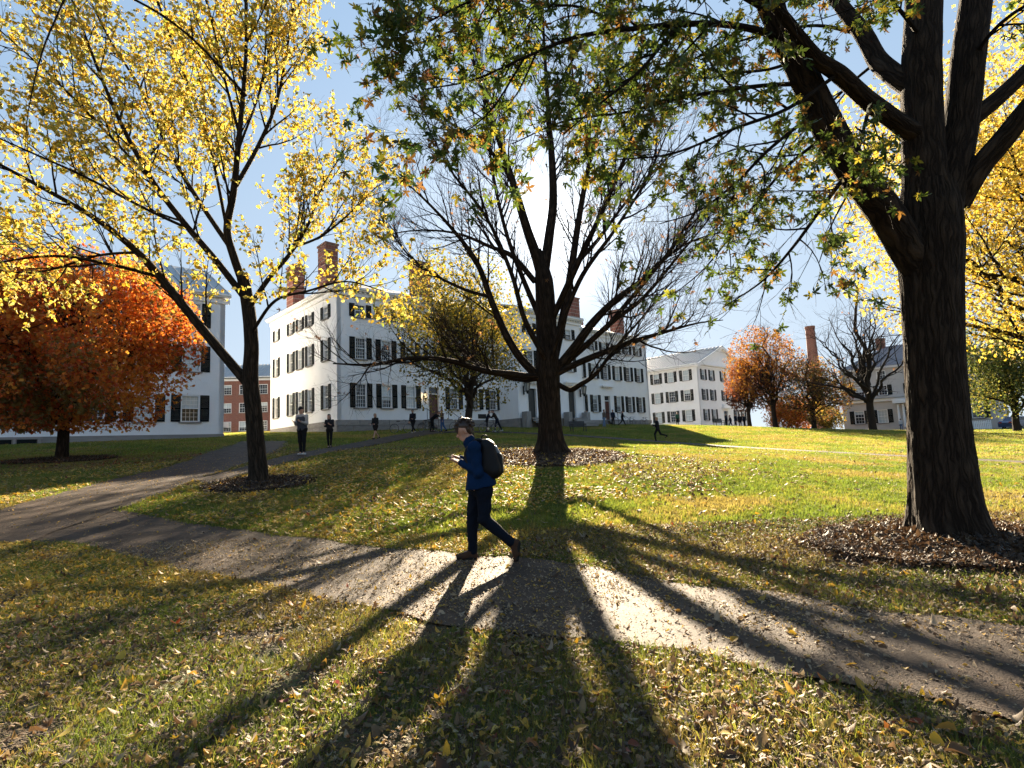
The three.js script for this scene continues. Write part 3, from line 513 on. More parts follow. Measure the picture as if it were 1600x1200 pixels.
// o: per level arrays len, den (children per metre of parent), ang, up, wan, seg; max = last level; leaf(p, dir) -> how many leaves on that twig
function sprout(out, pts, radii, lvl, o, R) {
  if (lvl > o.max) return;
  let L = 0; const acc = [0]; for (let k = 1; k < pts.length; k++) { L += pts[k].distanceTo(pts[k - 1]); acc.push(L); }
  const n = Math.max(lvl === o.max ? 2 : 1, Math.round(o.den[lvl] * L * (0.8 + 0.4 * R())));
  for (let c = 0; c < n; c++) {
    const t = o.from[lvl] + (1 - o.from[lvl]) * Math.min(1, (c + 0.2 + R() * 0.6) / n), d = t * L; let k = 1; while (k < acc.length - 1 && acc[k] < d) k++;
    const f = (d - acc[k - 1]) / Math.max(1e-6, acc[k] - acc[k - 1]), p = pts[k - 1].clone().lerp(pts[k], f), T = pts[k].clone().sub(pts[k - 1]).normalize(), pr = radii[k - 1] + (radii[k] - radii[k - 1]) * f;
    const side = unit(R); side.addScaledVector(T, -side.dot(T)).normalize(); side.y += o.up[lvl] * 0.6; side.normalize();
    const a = o.ang[lvl] * (0.7 + 0.6 * R()), dir = T.clone().multiplyScalar(Math.cos(a)).addScaledVector(side, Math.sin(a)).normalize();
    const len = o.len[lvl] * (0.55 + 0.7 * R()) * (1 - 0.45 * t), r0 = Math.min(pr * 0.7, o.rad[lvl] * (0.75 + 0.5 * R()) * (1 - 0.3 * t));
    const m = Math.max(3, Math.ceil(len / o.seg[lvl])), path = [p], rad = [r0]; let q = p.clone(), dd = dir;
    for (let s = 1; s <= m; s++) { dd = dd.clone().addScaledVector(unit(R), o.wan[lvl]); dd.y += o.up[lvl] / m; dd.normalize(); q = q.clone().addScaledVector(dd, len / m); path.push(q); rad.push(Math.max(0.0018, r0 * (1 - 0.8 * (s / m)))); }
    if (o.keep && !o.keep(q, lvl)) continue;
    out[lvl === o.max ? 'twigs' : 'branches'].add(path, rad, segFor(r0));
    if (lvl === o.max) { const k2 = o.leaf ? o.leaf(q, R) : 0; for (let s = 0; s < k2; s++) { const w = 0.15 + 0.85 * R(), i2 = Math.min(path.length - 2, Math.floor(w * (path.length - 1))); out.leaves.push({ p: path[i2].clone().lerp(path[i2 + 1], R()), d: dd }); } }
    else sprout(out, path, rad, lvl + 1, o, R);
  }
}
function smoothPath(list, n, thick = 1) { // [px, py, depth, radius]
  const P = list.map(([x, y, d]) => at(x, y, d)), c = new THREE.CatmullRomCurve3(P, false, 'centripetal'), pts = [], rad = [];
  for (let k = 0; k <= n; k++) { const t = k / n, f = t * (list.length - 1), i = Math.min(list.length - 2, Math.floor(f)); pts.push(c.getPoint(t)); rad.push(thick * (list[i][3] + (list[i + 1][3] - list[i][3]) * (f - i))); }
  return [pts, rad];
}
// leaf shapes, about one unit long, stem at the origin, blade along +y
function bladeGeo(rows, half, curl, fold) {
  const pos = [], idx = [], n = rows.length;
  rows.forEach(([t, w]) => { const z = -curl * t * t, y = t; for (const s of [-1, 0, 1]) pos.push(s * w * half, y, z + (s ? fold * w * half : 0)); });
  for (let k = 0; k < n - 1; k++) for (const s of [0, 1]) { const a = k * 3 + s, b = a + 3; idx.push(a, a + 1, b, a + 1, b + 1, b); }
  const g = new THREE.BufferGeometry(); g.setAttribute('position', new THREE.Float32BufferAttribute(pos, 3)); g.setIndex(idx); g.computeVertexNormals(); g.setAttribute('uv', new THREE.Float32BufferAttribute(new Float32Array(pos.length / 3 * 2), 2)); return g;
}
const OVATE = [[0, 0.02], [0.14, 0.6], [0.36, 1], [0.62, 0.82], [0.85, 0.38], [1, 0.02]];
const ovate = bladeGeo(OVATE, 0.29, 0.16, 0.35), ovateCurl = bladeGeo(OVATE, 0.27, 0.5, 0.9), roundLeaf = bladeGeo([[0, 0.05], [0.2, 0.85], [0.5, 1], [0.8, 0.7], [1, 0.05]], 0.4, 0.2, 0.3);
const curledRound = bladeGeo([[0, 0.05], [0.2, 0.85], [0.5, 1], [0.8, 0.7], [1, 0.05]], 0.36, 0.55, 0.8);
function lobed(lobes, bend) { // polar outline round (0, .35)
  const pos = [0, 0.3, 0.05], idx = [], m = lobes.length;
  for (const [a, r] of lobes) { const A = a * D2R; pos.push(Math.sin(A) * r, 0.3 + Math.cos(A) * r, -bend * r * r); }
  for (let k = 1; k < m; k++) idx.push(0, k + 1, k); idx.push(0, 1, m);
  const g = new THREE.BufferGeometry(); g.setAttribute('position', new THREE.Float32BufferAttribute(pos, 3)); g.setIndex(idx); g.computeVertexNormals(); g.setAttribute('uv', new THREE.Float32BufferAttribute(new Float32Array((m + 1) * 2), 2)); return g;
}
const star = (() => { const l = []; for (const [a, r] of [[-135, 0.42], [-70, 0.62], [0, 0.75], [70, 0.62], [135, 0.42]]) l.push([a - 22, r * 0.62], [a - 6, r * 0.86], [a, r], [a + 7, r * 0.85], [a + 20, r * 0.6], [a + 35, r * 0.24]); l.push([180, 0.3]); return l; })();
const mapleLeaf = lobed(star, 0.3), mapleCurl = lobed(star, 0.9);
const oak = (() => { const l = []; for (const [a, r] of [[-140, 0.36], [-95, 0.5], [-50, 0.55], [0, 0.72], [50, 0.55], [95, 0.5], [140, 0.36]]) l.push([a - 10, r * 0.85], [a, r], [a + 10, r * 0.85], [a + 24, r * 0.35]); l.push([180, 0.3]); return l; })();
const oakLeaf = lobed(oak, 0.45);

function hueOf(pal, R) { const a = pal[Math.floor(R() * pal.length)], k = 0.75 + 0.5 * R(); return lin(a[0] * k, a[1] * k, a[2] * k); }
const _m = new THREE.Matrix4(), _q = new THREE.Quaternion(), _e = new THREE.Euler(), _s = V(1, 1, 1);
function hang(p, size, R, droop = 0.8) { // a leaf hanging from p
  const dir = unit(R); dir.y -= droop; dir.normalize();
  const n = unit(R); n.addScaledVector(dir, -n.dot(dir)).normalize(); const x = dir.clone().cross(n);
  const s = size * (0.65 + 0.6 * R()); return new THREE.Matrix4().makeBasis(x.multiplyScalar(s), dir.multiplyScalar(s), n.multiplyScalar(s)).setPosition(p);
}
function foliage(parent, origin, name, mats, cols, geos, mat) {
  // several leaf shapes share the places out between them
  const share = geos.map(() => []); mats.forEach((m, i) => share[i % geos.length].push(i));
  share.forEach((list, g) => {
    if (!list.length) return; const im = new THREE.InstancedMesh(geos[g], mat, list.length); im.name = name; im.userData.kind = 'stuff'; im.castShadow = im.receiveShadow = true;
    list.forEach((i, k) => { const m = mats[i].clone(); m.elements[12] -= origin.x; m.elements[13] -= origin.y; m.elements[14] -= origin.z; im.setMatrixAt(k, m); im.setColorAt(k, cols[i]); });
    parent.add(im);
  });
}
const tintCache = new Map();
function tinted(mat, c) { const q = [c.r, c.g, c.b].map((v) => Math.round(v * 24)), k = mat.uuid + q.join(); if (!tintCache.has(k)) { const m = mat.clone(); m.color = lin(...q.map((v) => Math.max(v, 0.4) / 24)); tintCache.set(k, m); } return tintCache.get(k); }
const shown = new THREE.Vector3();
function inView(p) { shown.copy(p).project(camera); return Math.abs(shown.x) < 1 && Math.abs(shown.y) < 1 && shown.z < 1; }
camera.updateProjectionMatrix();
function dress(tree, origin, leaves, o, R) {
  const mats = [], cols = [];
  for (const l of leaves) { mats.push(hang(l.p, o.size, R, o.droop ?? 0.8)); cols.push(o.tint ? o.tint(l.p, R) : hueOf(o.pal, R)); }
  let rest = mats.map((_, i) => i);
  if (o.singles) {
    const c = camera.position, d = rest.filter((i) => inView(leaves[i].p)).sort((a, b) => leaves[a].p.distanceTo(c) - leaves[b].p.distanceTo(c)).slice(0, o.singles), own = new Set(d);
    for (const i of d) { const q = part('leaf', o.geos[i % o.geos.length], tinted(M.leaf, cols[i]), tree), m = mats[i].clone(); m.elements[12] -= origin.x; m.elements[13] -= origin.y; m.elements[14] -= origin.z; m.decompose(q.position, q.quaternion, q.scale); }
    rest = rest.filter((i) => !own.has(i));
  }
  foliage(tree, origin, 'crown', rest.map((i) => mats[i]), rest.map((i) => cols[i]), o.geos, o.mat ?? M.leaf);
}
const emptyOut = () => ({ branches: new Tubes(), twigs: new Tubes(), leaves: [] });
function finishWood(tree, origin, out, barkM) {
  if (out.branches.size) part('branches', out.branches.geometry(origin), barkM, tree).userData.kind = 'stuff';
  if (out.twigs.size) part('twigs', out.twigs.geometry(origin), M.twig, tree).userData.kind = 'stuff';
}
const furrow = (k, amp, seed) => (a, v, r) => { const w = n2(Math.cos(a) * 2.2 + seed + 9, v * 0.9 + Math.sin(a) * 2.2) * 2.5, f = fbm(a * k / 6.283 * 2 + w + seed, v * 1.6, 3); return r * (1 + amp * (1 - 2 * Math.abs(2 * f - 1)) + 0.06 * (n2(Math.cos(a) * 1.5 + 7, Math.sin(a) * 1.5 + v * 0.5) - 0.5)); };
const flare = (inner, base, hgt, lobes, seed) => (a, v, r, t) => inner(a, v, r, t) * (1 + base * Math.exp(-v / hgt) * (0.75 + 0.35 * Math.cos(a * lobes + seed)));
const YELLOW = [[0.568, 0.43, 0.069], [0.533, 0.37, 0.043], [0.602, 0.499, 0.138], [0.447, 0.404, 0.077], [0.499, 0.31, 0.026], [0.275, 0.31, 0.052], [0.585, 0.464, 0.12]];
const GREENOAK = [[0.055, 0.085, 0.014], [0.07, 0.105, 0.018], [0.1, 0.135, 0.018], [0.16, 0.17, 0.02], [0.26, 0.21, 0.022], [0.05, 0.075, 0.014], [0.08, 0.115, 0.018], [0.2, 0.1, 0.022], [0.06, 0.09, 0.015]];

// --- yellow tree on the left
(function yellowTree() {
  const R = rng(101), o = treeL.clone(), t = thing('yellow_tree', 'leaning yellow leaved tree forking low beside the left path', 'tree', o), out = emptyOut();
  const base = o.clone(); base.y -= 0.25;
  const [tp, tr] = smoothPath([[405, 768, 14, 0.27], [404, 740, 14, 0.265], [400, 690, 14, 0.25], [396, 640, 14, 0.24], [391, 590, 14, 0.24], [393, 540, 14, 0.215], [388, 480, 14, 0.2], [379, 430, 13.9, 0.18]], 50, 0.8);
  part('trunk', new Tubes().add(tp, tr, 40, flare(furrow(26, 0.035, 4), 0.5, 0.28, 5, 1)).geometry(o, true), M.barkGrey, t);
  const limbs = [
    [[388, 600, 14, 0.17], [350, 555, 13.8, 0.16], [315, 513, 13.5, 0.15], [251, 434, 13, 0.135], [215, 394, 12.7, 0.11], [150, 342, 12.2, 0.08], [60, 290, 11.6, 0.055], [-60, 225, 11, 0.03]],
    [[383, 450, 13.9, 0.15], [365, 400, 13.8, 0.14], [355, 360, 13.7, 0.13], [365, 300, 13.6, 0.115], [374, 210, 13.5, 0.09], [384, 90, 13.3, 0.06], [384, -30, 13.2, 0.04], [390, -160, 13, 0.02]],
    [[386, 470, 13.9, 0.12], [340, 410, 13.5, 0.11], [285, 345, 13.2, 0.1], [240, 285, 12.9, 0.085], [190, 195, 12.6, 0.065], [148, 95, 12.2, 0.045], [105, -20, 12, 0.03]],
    [[362, 390, 13.8, 0.09], [318, 325, 13.9, 0.08], [272, 250, 14, 0.07], [220, 140, 14, 0.05], [165, 50, 14, 0.035], [120, -50, 14, 0.02]],
    [[369, 290, 13.6, 0.085], [405, 225, 14, 0.075], [432, 160, 14.3, 0.06], [448, 80, 14.5, 0.045], [462, -20, 14.6, 0.03]],
    [[390, 480, 13.9, 0.095], [420, 435, 14, 0.085], [452, 398, 14.1, 0.075], [482, 350, 14.2, 0.055], [500, 300, 14.2, 0.035], [540, 230, 14, 0.015]],
    [[393, 520, 13.9, 0.06], [430, 470, 13.3, 0.05], [480, 455, 12.8, 0.04], [540, 440, 12.4, 0.028], [600, 455, 12, 0.014]],
    [[250, 433, 13, 0.06], [180, 415, 12.4, 0.05], [90, 400, 11.8, 0.04], [0, 410, 11.2, 0.025], [-80, 430, 11, 0.015]],
    [[215, 394, 12.7, 0.05], [150, 400, 13.2, 0.04], [60, 425, 13, 0.03], [-30, 420, 13, 0.02]],
    [[300, 360, 13.3, 0.05], [225, 325, 12.4, 0.045], [130, 275, 11.6, 0.035], [30, 230, 11, 0.025], [-60, 190, 10.6, 0.015]],
    [[374, 210, 13.5, 0.055], [350, 120, 13.2, 0.045], [330, 30, 13, 0.035], [300, -70, 12.8, 0.02]],
    [[240, 285, 12.9, 0.05], [150, 190, 12.3, 0.04], [70, 110, 11.8, 0.03], [-20, 30, 11.4, 0.02]],
    [[355, 360, 13.7, 0.06], [330, 240, 13.9, 0.05], [290, 120, 14.2, 0.04], [250, 10, 14.3, 0.03], [220, -80, 14.3, 0.02]],
    [[448, 390, 14.1, 0.05], [500, 370, 14.2, 0.04], [550, 330, 14.2, 0.03], [590, 290, 14.2, 0.018]],
    [[374, 230, 13.5, 0.05], [410, 130, 14, 0.04], [430, 20, 14.2, 0.03], [445, -80, 14.3, 0.02]],
    [[385, 150, 13.4, 0.05], [300, 60, 12, 0.04], [230, 10, 11, 0.035], [130, -30, 10.4, 0.03], [85, 35, 10.1, 0.026], [62, 95, 10, 0.02], [45, 170, 10, 0.012], [38, 240, 10, 0.006]],
  ];
  const opt = { max: 3, from: [0, 0.18, 0.12, 0.15], len: [0, 2.3, 1.2, 0.55], den: [0, 2.5, 3.7, 6], ang: [0, 0.75, 0.8, 0.8], up: [0, 0.5, 0.3, -0.05], wan: [0, 0.12, 0.17, 0.2], seg: [0, 0.25, 0.2, 0.18], rad: [0, 0.03, 0.011, 0.0045], leaf: (p, r) => r() < 0.95 ? 4 + Math.floor(r() * 5) : 0 };
  limbs.forEach((l, i) => { const [p, r] = smoothPath(l, 28, 0.74); part('limb', new Tubes().add(p, r, segFor(r[0])).geometry(o), M.barkGrey, t); if (i < 15) sprout(out, p, r, 1, opt, R); else sprout(out, p, r, 1, { ...opt, leaf: null, max: 2, den: [0, 1.5, 3], len: [0, 0.7, 0.3] }, R); });
  finishWood(t, o, out, M.barkGrey);
  dress(t, o, out.leaves, { size: 0.1, pal: YELLOW, geos: [ovate, roundLeaf, ovateCurl], singles: 300, droop: 0.7 }, R);
})();

// --- central tree, nearly bare
(function bareTree() {
  const R = rng(202), o = treeC.clone(), t = thing('bare_tree', 'big nearly bare spreading tree at the centre with the sun behind', 'tree', o), out = emptyOut();
  const [tp, tr] = smoothPath([[862, 716, 17.5, 0.37], [861, 690, 17.5, 0.355], [859, 650, 17.5, 0.345], [857, 610, 17.5, 0.35], [856, 580, 17.5, 0.37], [855, 540, 17.5, 0.34], [853, 490, 17.5, 0.32], [850, 440, 17.5, 0.29], [847, 418, 17.5, 0.22], [845, 400, 17.5, 0.12], [844, 388, 17.5, 0.02]], 80);
  part('trunk', new Tubes().add(tp, tr, 48, flare(furrow(30, 0.05, 8), 1.3, 0.32, 5, 2)).geometry(o, true), M.barkDark, t);
  const d = 17.5, limbs = [
    [[849, 440, d, 0.22], [838, 400, d, 0.21], [824, 360, 17.3, 0.18], [803, 290, 17, 0.14], [770, 190, 16.8, 0.09], [735, 80, 16.6, 0.05], [715, -20, 16.5, 0.03]],
    [[851, 420, d, 0.2], [858, 370, 17.6, 0.19], [864, 320, 17.7, 0.17], [863, 260, 17.8, 0.145], [857, 180, 18, 0.1], [851, 80, 18, 0.06], [846, -30, 18, 0.03]],
    [[866, 560, d, 0.17], [881, 490, 17.6, 0.165], [893, 420, 17.8, 0.15], [904, 345, 18, 0.125], [922, 250, 18.2, 0.09], [955, 130, 18.5, 0.055], [985, 20, 18.7, 0.03]],
    [[872, 575, d, 0.19], [900, 540, 17.3, 0.175], [924, 507, 17.1, 0.16], [960, 470, 16.9, 0.12], [1000, 440, 16.7, 0.09], [1040, 400, 16.5, 0.06], [1085, 335, 16.3, 0.035], [1130, 290, 16.2, 0.015]],
    [[878, 572, d, 0.13], [915, 540, 17.6, 0.12], [960, 500, 17.9, 0.1], [1000, 470, 18.1, 0.08], [1060, 400, 18.4, 0.05], [1110, 340, 18.6, 0.025]],
    [[862, 500, 17.4, 0.13], [885, 450, 17, 0.125], [915, 385, 16.6, 0.11], [950, 310, 16.2, 0.08], [985, 220, 15.9, 0.05], [1010, 130, 15.7, 0.025]],
    [[862, 588, d, 0.13], [893, 572, 17.3, 0.125], [930, 556, 17, 0.12], [985, 535, 16.6, 0.095], [1035, 520, 16.2, 0.06], [1090, 505, 15.9, 0.03], [1130, 500, 15.7, 0.015]],
    [[860, 590, d, 0.1], [878, 604, 17.4, 0.1], [892, 609, 17.2, 0.1], [905, 602, 17, 0.095], [930, 585, 16.8, 0.08], [960, 545, 16.5, 0.055], [1000, 500, 16.2, 0.035], [1050, 440, 16, 0.02]],
    [[852, 600, d, 0.17], [834, 582, 17.4, 0.165], [812, 558, 17.2, 0.155], [790, 522, 17, 0.14], [768, 470, 16.8, 0.12], [745, 410, 16.6, 0.1], [700, 350, 16.4, 0.06], [640, 290, 16.2, 0.03], [590, 250, 16, 0.015]],
    [[852, 586, d, 0.12], [830, 588, 17.3, 0.12], [800, 585, 17, 0.135], [760, 580, 16.6, 0.115], [700, 563, 16.1, 0.095], [640, 560, 15.7, 0.072], [580, 570, 15.3, 0.05], [520, 568, 15, 0.022]],
    [[852, 588, d, 0.08], [830, 594, 17.8, 0.075], [800, 592, 18, 0.07], [760, 575, 18.4, 0.055], [720, 545, 18.8, 0.04], [680, 500, 19, 0.02]],
    [[836, 440, d, 0.12], [800, 400, 17.7, 0.1], [765, 385, 17.9, 0.075], [715, 365, 18.1, 0.05], [650, 360, 18.3, 0.03], [590, 370, 18.4, 0.015]],
    [[845, 500, d, 0.12], [815, 430, 18, 0.1], [790, 360, 18.4, 0.08], [770, 270, 18.7, 0.06], [755, 150, 19, 0.03], [740, 40, 19, 0.02]],
    [[892, 420, 17.8, 0.1], [930, 380, 18.2, 0.085], [975, 320, 18.6, 0.06], [1030, 260, 19, 0.04], [1080, 210, 19.2, 0.02]],
    [[945, 515, 17.1, 0.1], [1000, 450, 17.4, 0.08], [1050, 395, 17.7, 0.05], [1100, 370, 18, 0.03], [1150, 360, 18, 0.015]],
    [[806, 290, 17, 0.08], [760, 230, 16.5, 0.065], [700, 190, 16, 0.045], [640, 150, 15.7, 0.025]],
    [[862, 560, 17.2, 0.1], [880, 500, 16.8, 0.095], [910, 430, 16.4, 0.09], [960, 360, 16, 0.06], [1010, 280, 15.7, 0.04], [1050, 190, 15.5, 0.02]],
    [[852, 560, 17.2, 0.12], [820, 500, 16.6, 0.1], [800, 430, 16.2, 0.08], [760, 340, 15.8, 0.06], [700, 260, 15.4, 0.035], [660, 180, 15.2, 0.02]],
    [[926, 240, 18.2, 0.06], [900, 150, 18.3, 0.045], [890, 60, 18.4, 0.03], [884, -30, 18.4, 0.02]],
    [[768, 465, 16.8, 0.07], [720, 450, 16.9, 0.06], [650, 410, 17, 0.04], [600, 350, 17, 0.025], [560, 310, 17, 0.012]],
  ];
  const opt = { max: 3, from: [0, 0.25, 0.1, 0.1], len: [0, 2.4, 1.4, 0.8], den: [0, 2.4, 3.8, 6], ang: [0, 0.7, 0.7, 0.7], up: [0, 0.45, 0.35, 0.2], wan: [0, 0.14, 0.18, 0.2], seg: [0, 0.3, 0.25, 0.2], rad: [0, 0.034, 0.014, 0.0068], leaf: (p, r) => r() < 0.022 ? 3 : 0 };
  limbs.forEach((l) => { const [p, r] = smoothPath(l, 30, 0.84); part('limb', new Tubes().add(p, r, segFor(r[0])).geometry(o), M.barkDark, t); sprout(out, p, r, 1, opt, R); });
  finishWood(t, o, out, M.barkDark);
  dress(t, o, out.leaves, { size: 0.1, pal: [[0.22, 0.1, 0.035], [0.3, 0.15, 0.05], [0.16, 0.08, 0.03]], geos: [mapleCurl] }, R);
})();

// --- great trunk on the right with boughs over the lawn
(function rightTree() {
  const R = rng(303), o = treeR.clone(), t = thing('oak_tree', 'massive dark trunk at right with green leafy boughs overhead', 'tree', o), out = emptyOut(), d = 7;
  const [tp, tr] = smoothPath([[1486, 862, d, 0.4], [1484, 835, d, 0.4], [1478, 790, d, 0.385], [1472, 730, d, 0.365], [1467, 660, d, 0.345], [1462, 590, d, 0.335], [1458, 510, d, 0.335], [1455, 440, d, 0.35], [1453, 380, d, 0.375], [1452, 330, d, 0.36], [1450, 290, d, 0.3]], 110, 0.93);
  part('trunk', new Tubes().add(tp, tr, 96, flare(furrow(40, 0.055, 12), 0.6, 0.32, 5, 0.4)).geometry(o, true), M.barkDark, t);
  const big = [
    [[1450, 370, d, 0.27], [1446, 300, d, 0.27], [1442, 220, d, 0.25], [1440, 120, d, 0.24], [1443, 0, d, 0.22], [1448, -160, d, 0.18], [1455, -420, d, 0.1]],
    [[1470, 330, d, 0.24], [1484, 270, d, 0.23], [1500, 200, d, 0.215], [1512, 100, d, 0.205], [1526, -10, d, 0.19], [1550, -200, d, 0.14], [1590, -450, d, 0.07]],
    [[1440, 430, d, 0.2], [1415, 385, 6.95, 0.215], [1375, 320, 6.85, 0.21], [1330, 262, 6.75, 0.205], [1290, 190, 6.6, 0.19], [1245, 95, 6.4, 0.165], [1205, 15, 6.2, 0.14], [1160, -90, 6, 0.1], [1090, -230, 5.8, 0.05]],
    [[1495, 320, d, 0.15], [1530, 262, 6.8, 0.14], [1570, 215, 6.6, 0.13], [1610, 165, 6.4, 0.12], [1700, 60, 6, 0.08], [1800, -60, 5.7, 0.04]],
    [[1500, 200, d, 0.12], [1545, 165, 7, 0.11], [1600, 115, 7, 0.1], [1680, 20, 7, 0.06], [1740, -80, 7, 0.03]],
    [[1440, 215, d, 0.13], [1408, 195, 6.8, 0.12], [1360, 160, 6.6, 0.11], [1310, 115, 6.3, 0.1], [1275, 90, 6.1, 0.085], [1220, 20, 5.8, 0.06], [1150, -60, 5.4, 0.04]],
    [[1435, 140, d, 0.15], [1400, 120, 7.2, 0.14], [1372, 95, 7.4, 0.13], [1350, 55, 7.5, 0.12], [1312, 5, 7.7, 0.1], [1260, -90, 8, 0.06]],
  ];
  const med = [
    [[1222, 62, 6.3, 0.075], [1185, 48, 6.2, 0.07], [1130, 38, 6, 0.062], [1060, 38, 5.8, 0.052], [980, 46, 5.6, 0.043], [900, 58, 5.4, 0.035], [820, 90, 5.2, 0.025], [740, 125, 5.05, 0.017], [660, 140, 4.9, 0.009]],
    [[1205, 20, 6.2, 0.06], [1110, -30, 5.9, 0.05], [990, -50, 5.6, 0.04], [860, -40, 5.3, 0.03], [740, 0, 5.1, 0.02], [620, 60, 4.9, 0.01]],
    [[1262, 130, 6.5, 0.05], [1180, 135, 6.3, 0.04], [1080, 150, 6.1, 0.032], [980, 175, 5.9, 0.024], [880, 190, 5.7, 0.016], [800, 225, 5.6, 0.009]],
    [[1268, 180, 6.5, 0.045], [1200, 235, 6.3, 0.036], [1150, 285, 6.2, 0.028], [1090, 330, 6.1, 0.018], [1030, 350, 6, 0.009]],
    [[1330, 262, 6.75, 0.05], [1280, 330, 6.6, 0.04], [1240, 385, 6.5, 0.03], [1190, 440, 6.4, 0.02], [1130, 480, 6.4, 0.01]],
    [[1300, 205, 6.6, 0.045], [1230, 260, 6.9, 0.036], [1160, 345, 7.1, 0.026], [1100, 420, 7.3, 0.018], [1040, 470, 7.4, 0.009]],
    [[1360, 160, 6.6, 0.04], [1345, 220, 6.3, 0.03], [1330, 290, 6.1, 0.022], [1300, 350, 6, 0.014], [1280, 410, 5.9, 0.008]],
    [[1160, -90, 6, 0.05], [1040, -150, 5.5, 0.04], [880, -140, 5, 0.03], [720, -80, 4.7, 0.02], [590, 0, 4.5, 0.01]],
    [[1310, 115, 6.3, 0.045], [1230, 170, 5.9, 0.036], [1150, 200, 5.6, 0.028], [1050, 240, 5.4, 0.018], [960, 250, 5.2, 0.009]],
    [[1350, 55, 7.5, 0.05], [1270, 40, 8, 0.04], [1170, 60, 8.4, 0.03], [1060, 100, 8.8, 0.02], [960, 130, 9, 0.01]],
    [[1372, 95, 7.4, 0.04], [1330, 130, 7.9, 0.035], [1260, 200, 8.3, 0.025], [1190, 280, 8.6, 0.015], [1140, 330, 8.8, 0.008]],
    [[1440, 60, d, 0.05], [1400, 10, 6.4, 0.04], [1340, -30, 5.8, 0.03], [1270, -20, 5.3, 0.02], [1200, 20, 5, 0.01]],
    [[1245, 95, 6.4, 0.04], [1190, 110, 7, 0.032], [1110, 110, 7.4, 0.024], [1020, 80, 7.8, 0.015], [930, 90, 8, 0.008]],
    [[1060, 38, 5.8, 0.04], [1000, 110, 5.5, 0.03], [940, 160, 5.3, 0.02], [880, 210, 5.2, 0.01]],
    [[980, 46, 5.6, 0.035], [900, 10, 5.6, 0.025], [800, 20, 5.6, 0.018], [700, 50, 5.6, 0.012], [600, 90, 5.6, 0.006]],
    [[820, 90, 5.2, 0.02], [760, 180, 5.2, 0.014], [700, 220, 5.2, 0.01], [640, 240, 5.2, 0.006]],
    [[1512, 100, d, 0.05], [1560, 40, 6.5, 0.04], [1620, 0, 6, 0.03], [1690, -20, 5.6, 0.015]],
    [[1443, 0, d, 0.06], [1420, -60, 7.6, 0.05], [1370, -80, 8.2, 0.03], [1300, -40, 8.8, 0.015]],
  ];
  const opt = { max: 3, from: [0, 0.12, 0.12, 0.1], len: [0, 1.25, 0.66, 0.34], den: [0, 3.5, 5.2, 7.0], ang: [0, 0.75, 0.8, 0.8], up: [0, -0.12, -0.15, -0.2], wan: [0, 0.16, 0.2, 0.22], seg: [0, 0.18, 0.14, 0.12], rad: [0, 0.014, 0.006, 0.0028],
    leaf: (p, r) => { shown.copy(p).project(camera); const py = (1 - shown.y) * 600, k = py < 150 ? 0.95 : py < 480 ? 0.8 - (py - 150) * 0.001 : 0.18; return r() < k ? 2 + Math.floor(r() * 4) : 0; } };
  big.forEach((l, i) => { const [p, r] = smoothPath(l, 40, 0.95); part('limb', new Tubes().add(p, r, i < 3 ? 40 : 22, furrow(i < 3 ? 26 : 16, 0.045, i * 3)).geometry(o, true), M.barkDark, t); if (i > 2) sprout(out, p.slice(14), r.slice(14), 1, { ...opt, den: [0, 0.9, 3, 5] }, R); });
  med.forEach((l) => { const [p, r] = smoothPath(l, 30, 0.6); part('bough', new Tubes().add(p, r, segFor(r[0])).geometry(o), M.barkDark, t); sprout(out, p, r, 1, opt, R); });
  finishWood(t, o, out, M.barkDark);
  dress(t, o, out.leaves, { size: 0.104, pal: GREENOAK, geos: [mapleLeaf, mapleLeaf, mapleCurl], singles: 300, droop: 0.6 }, R);
})();

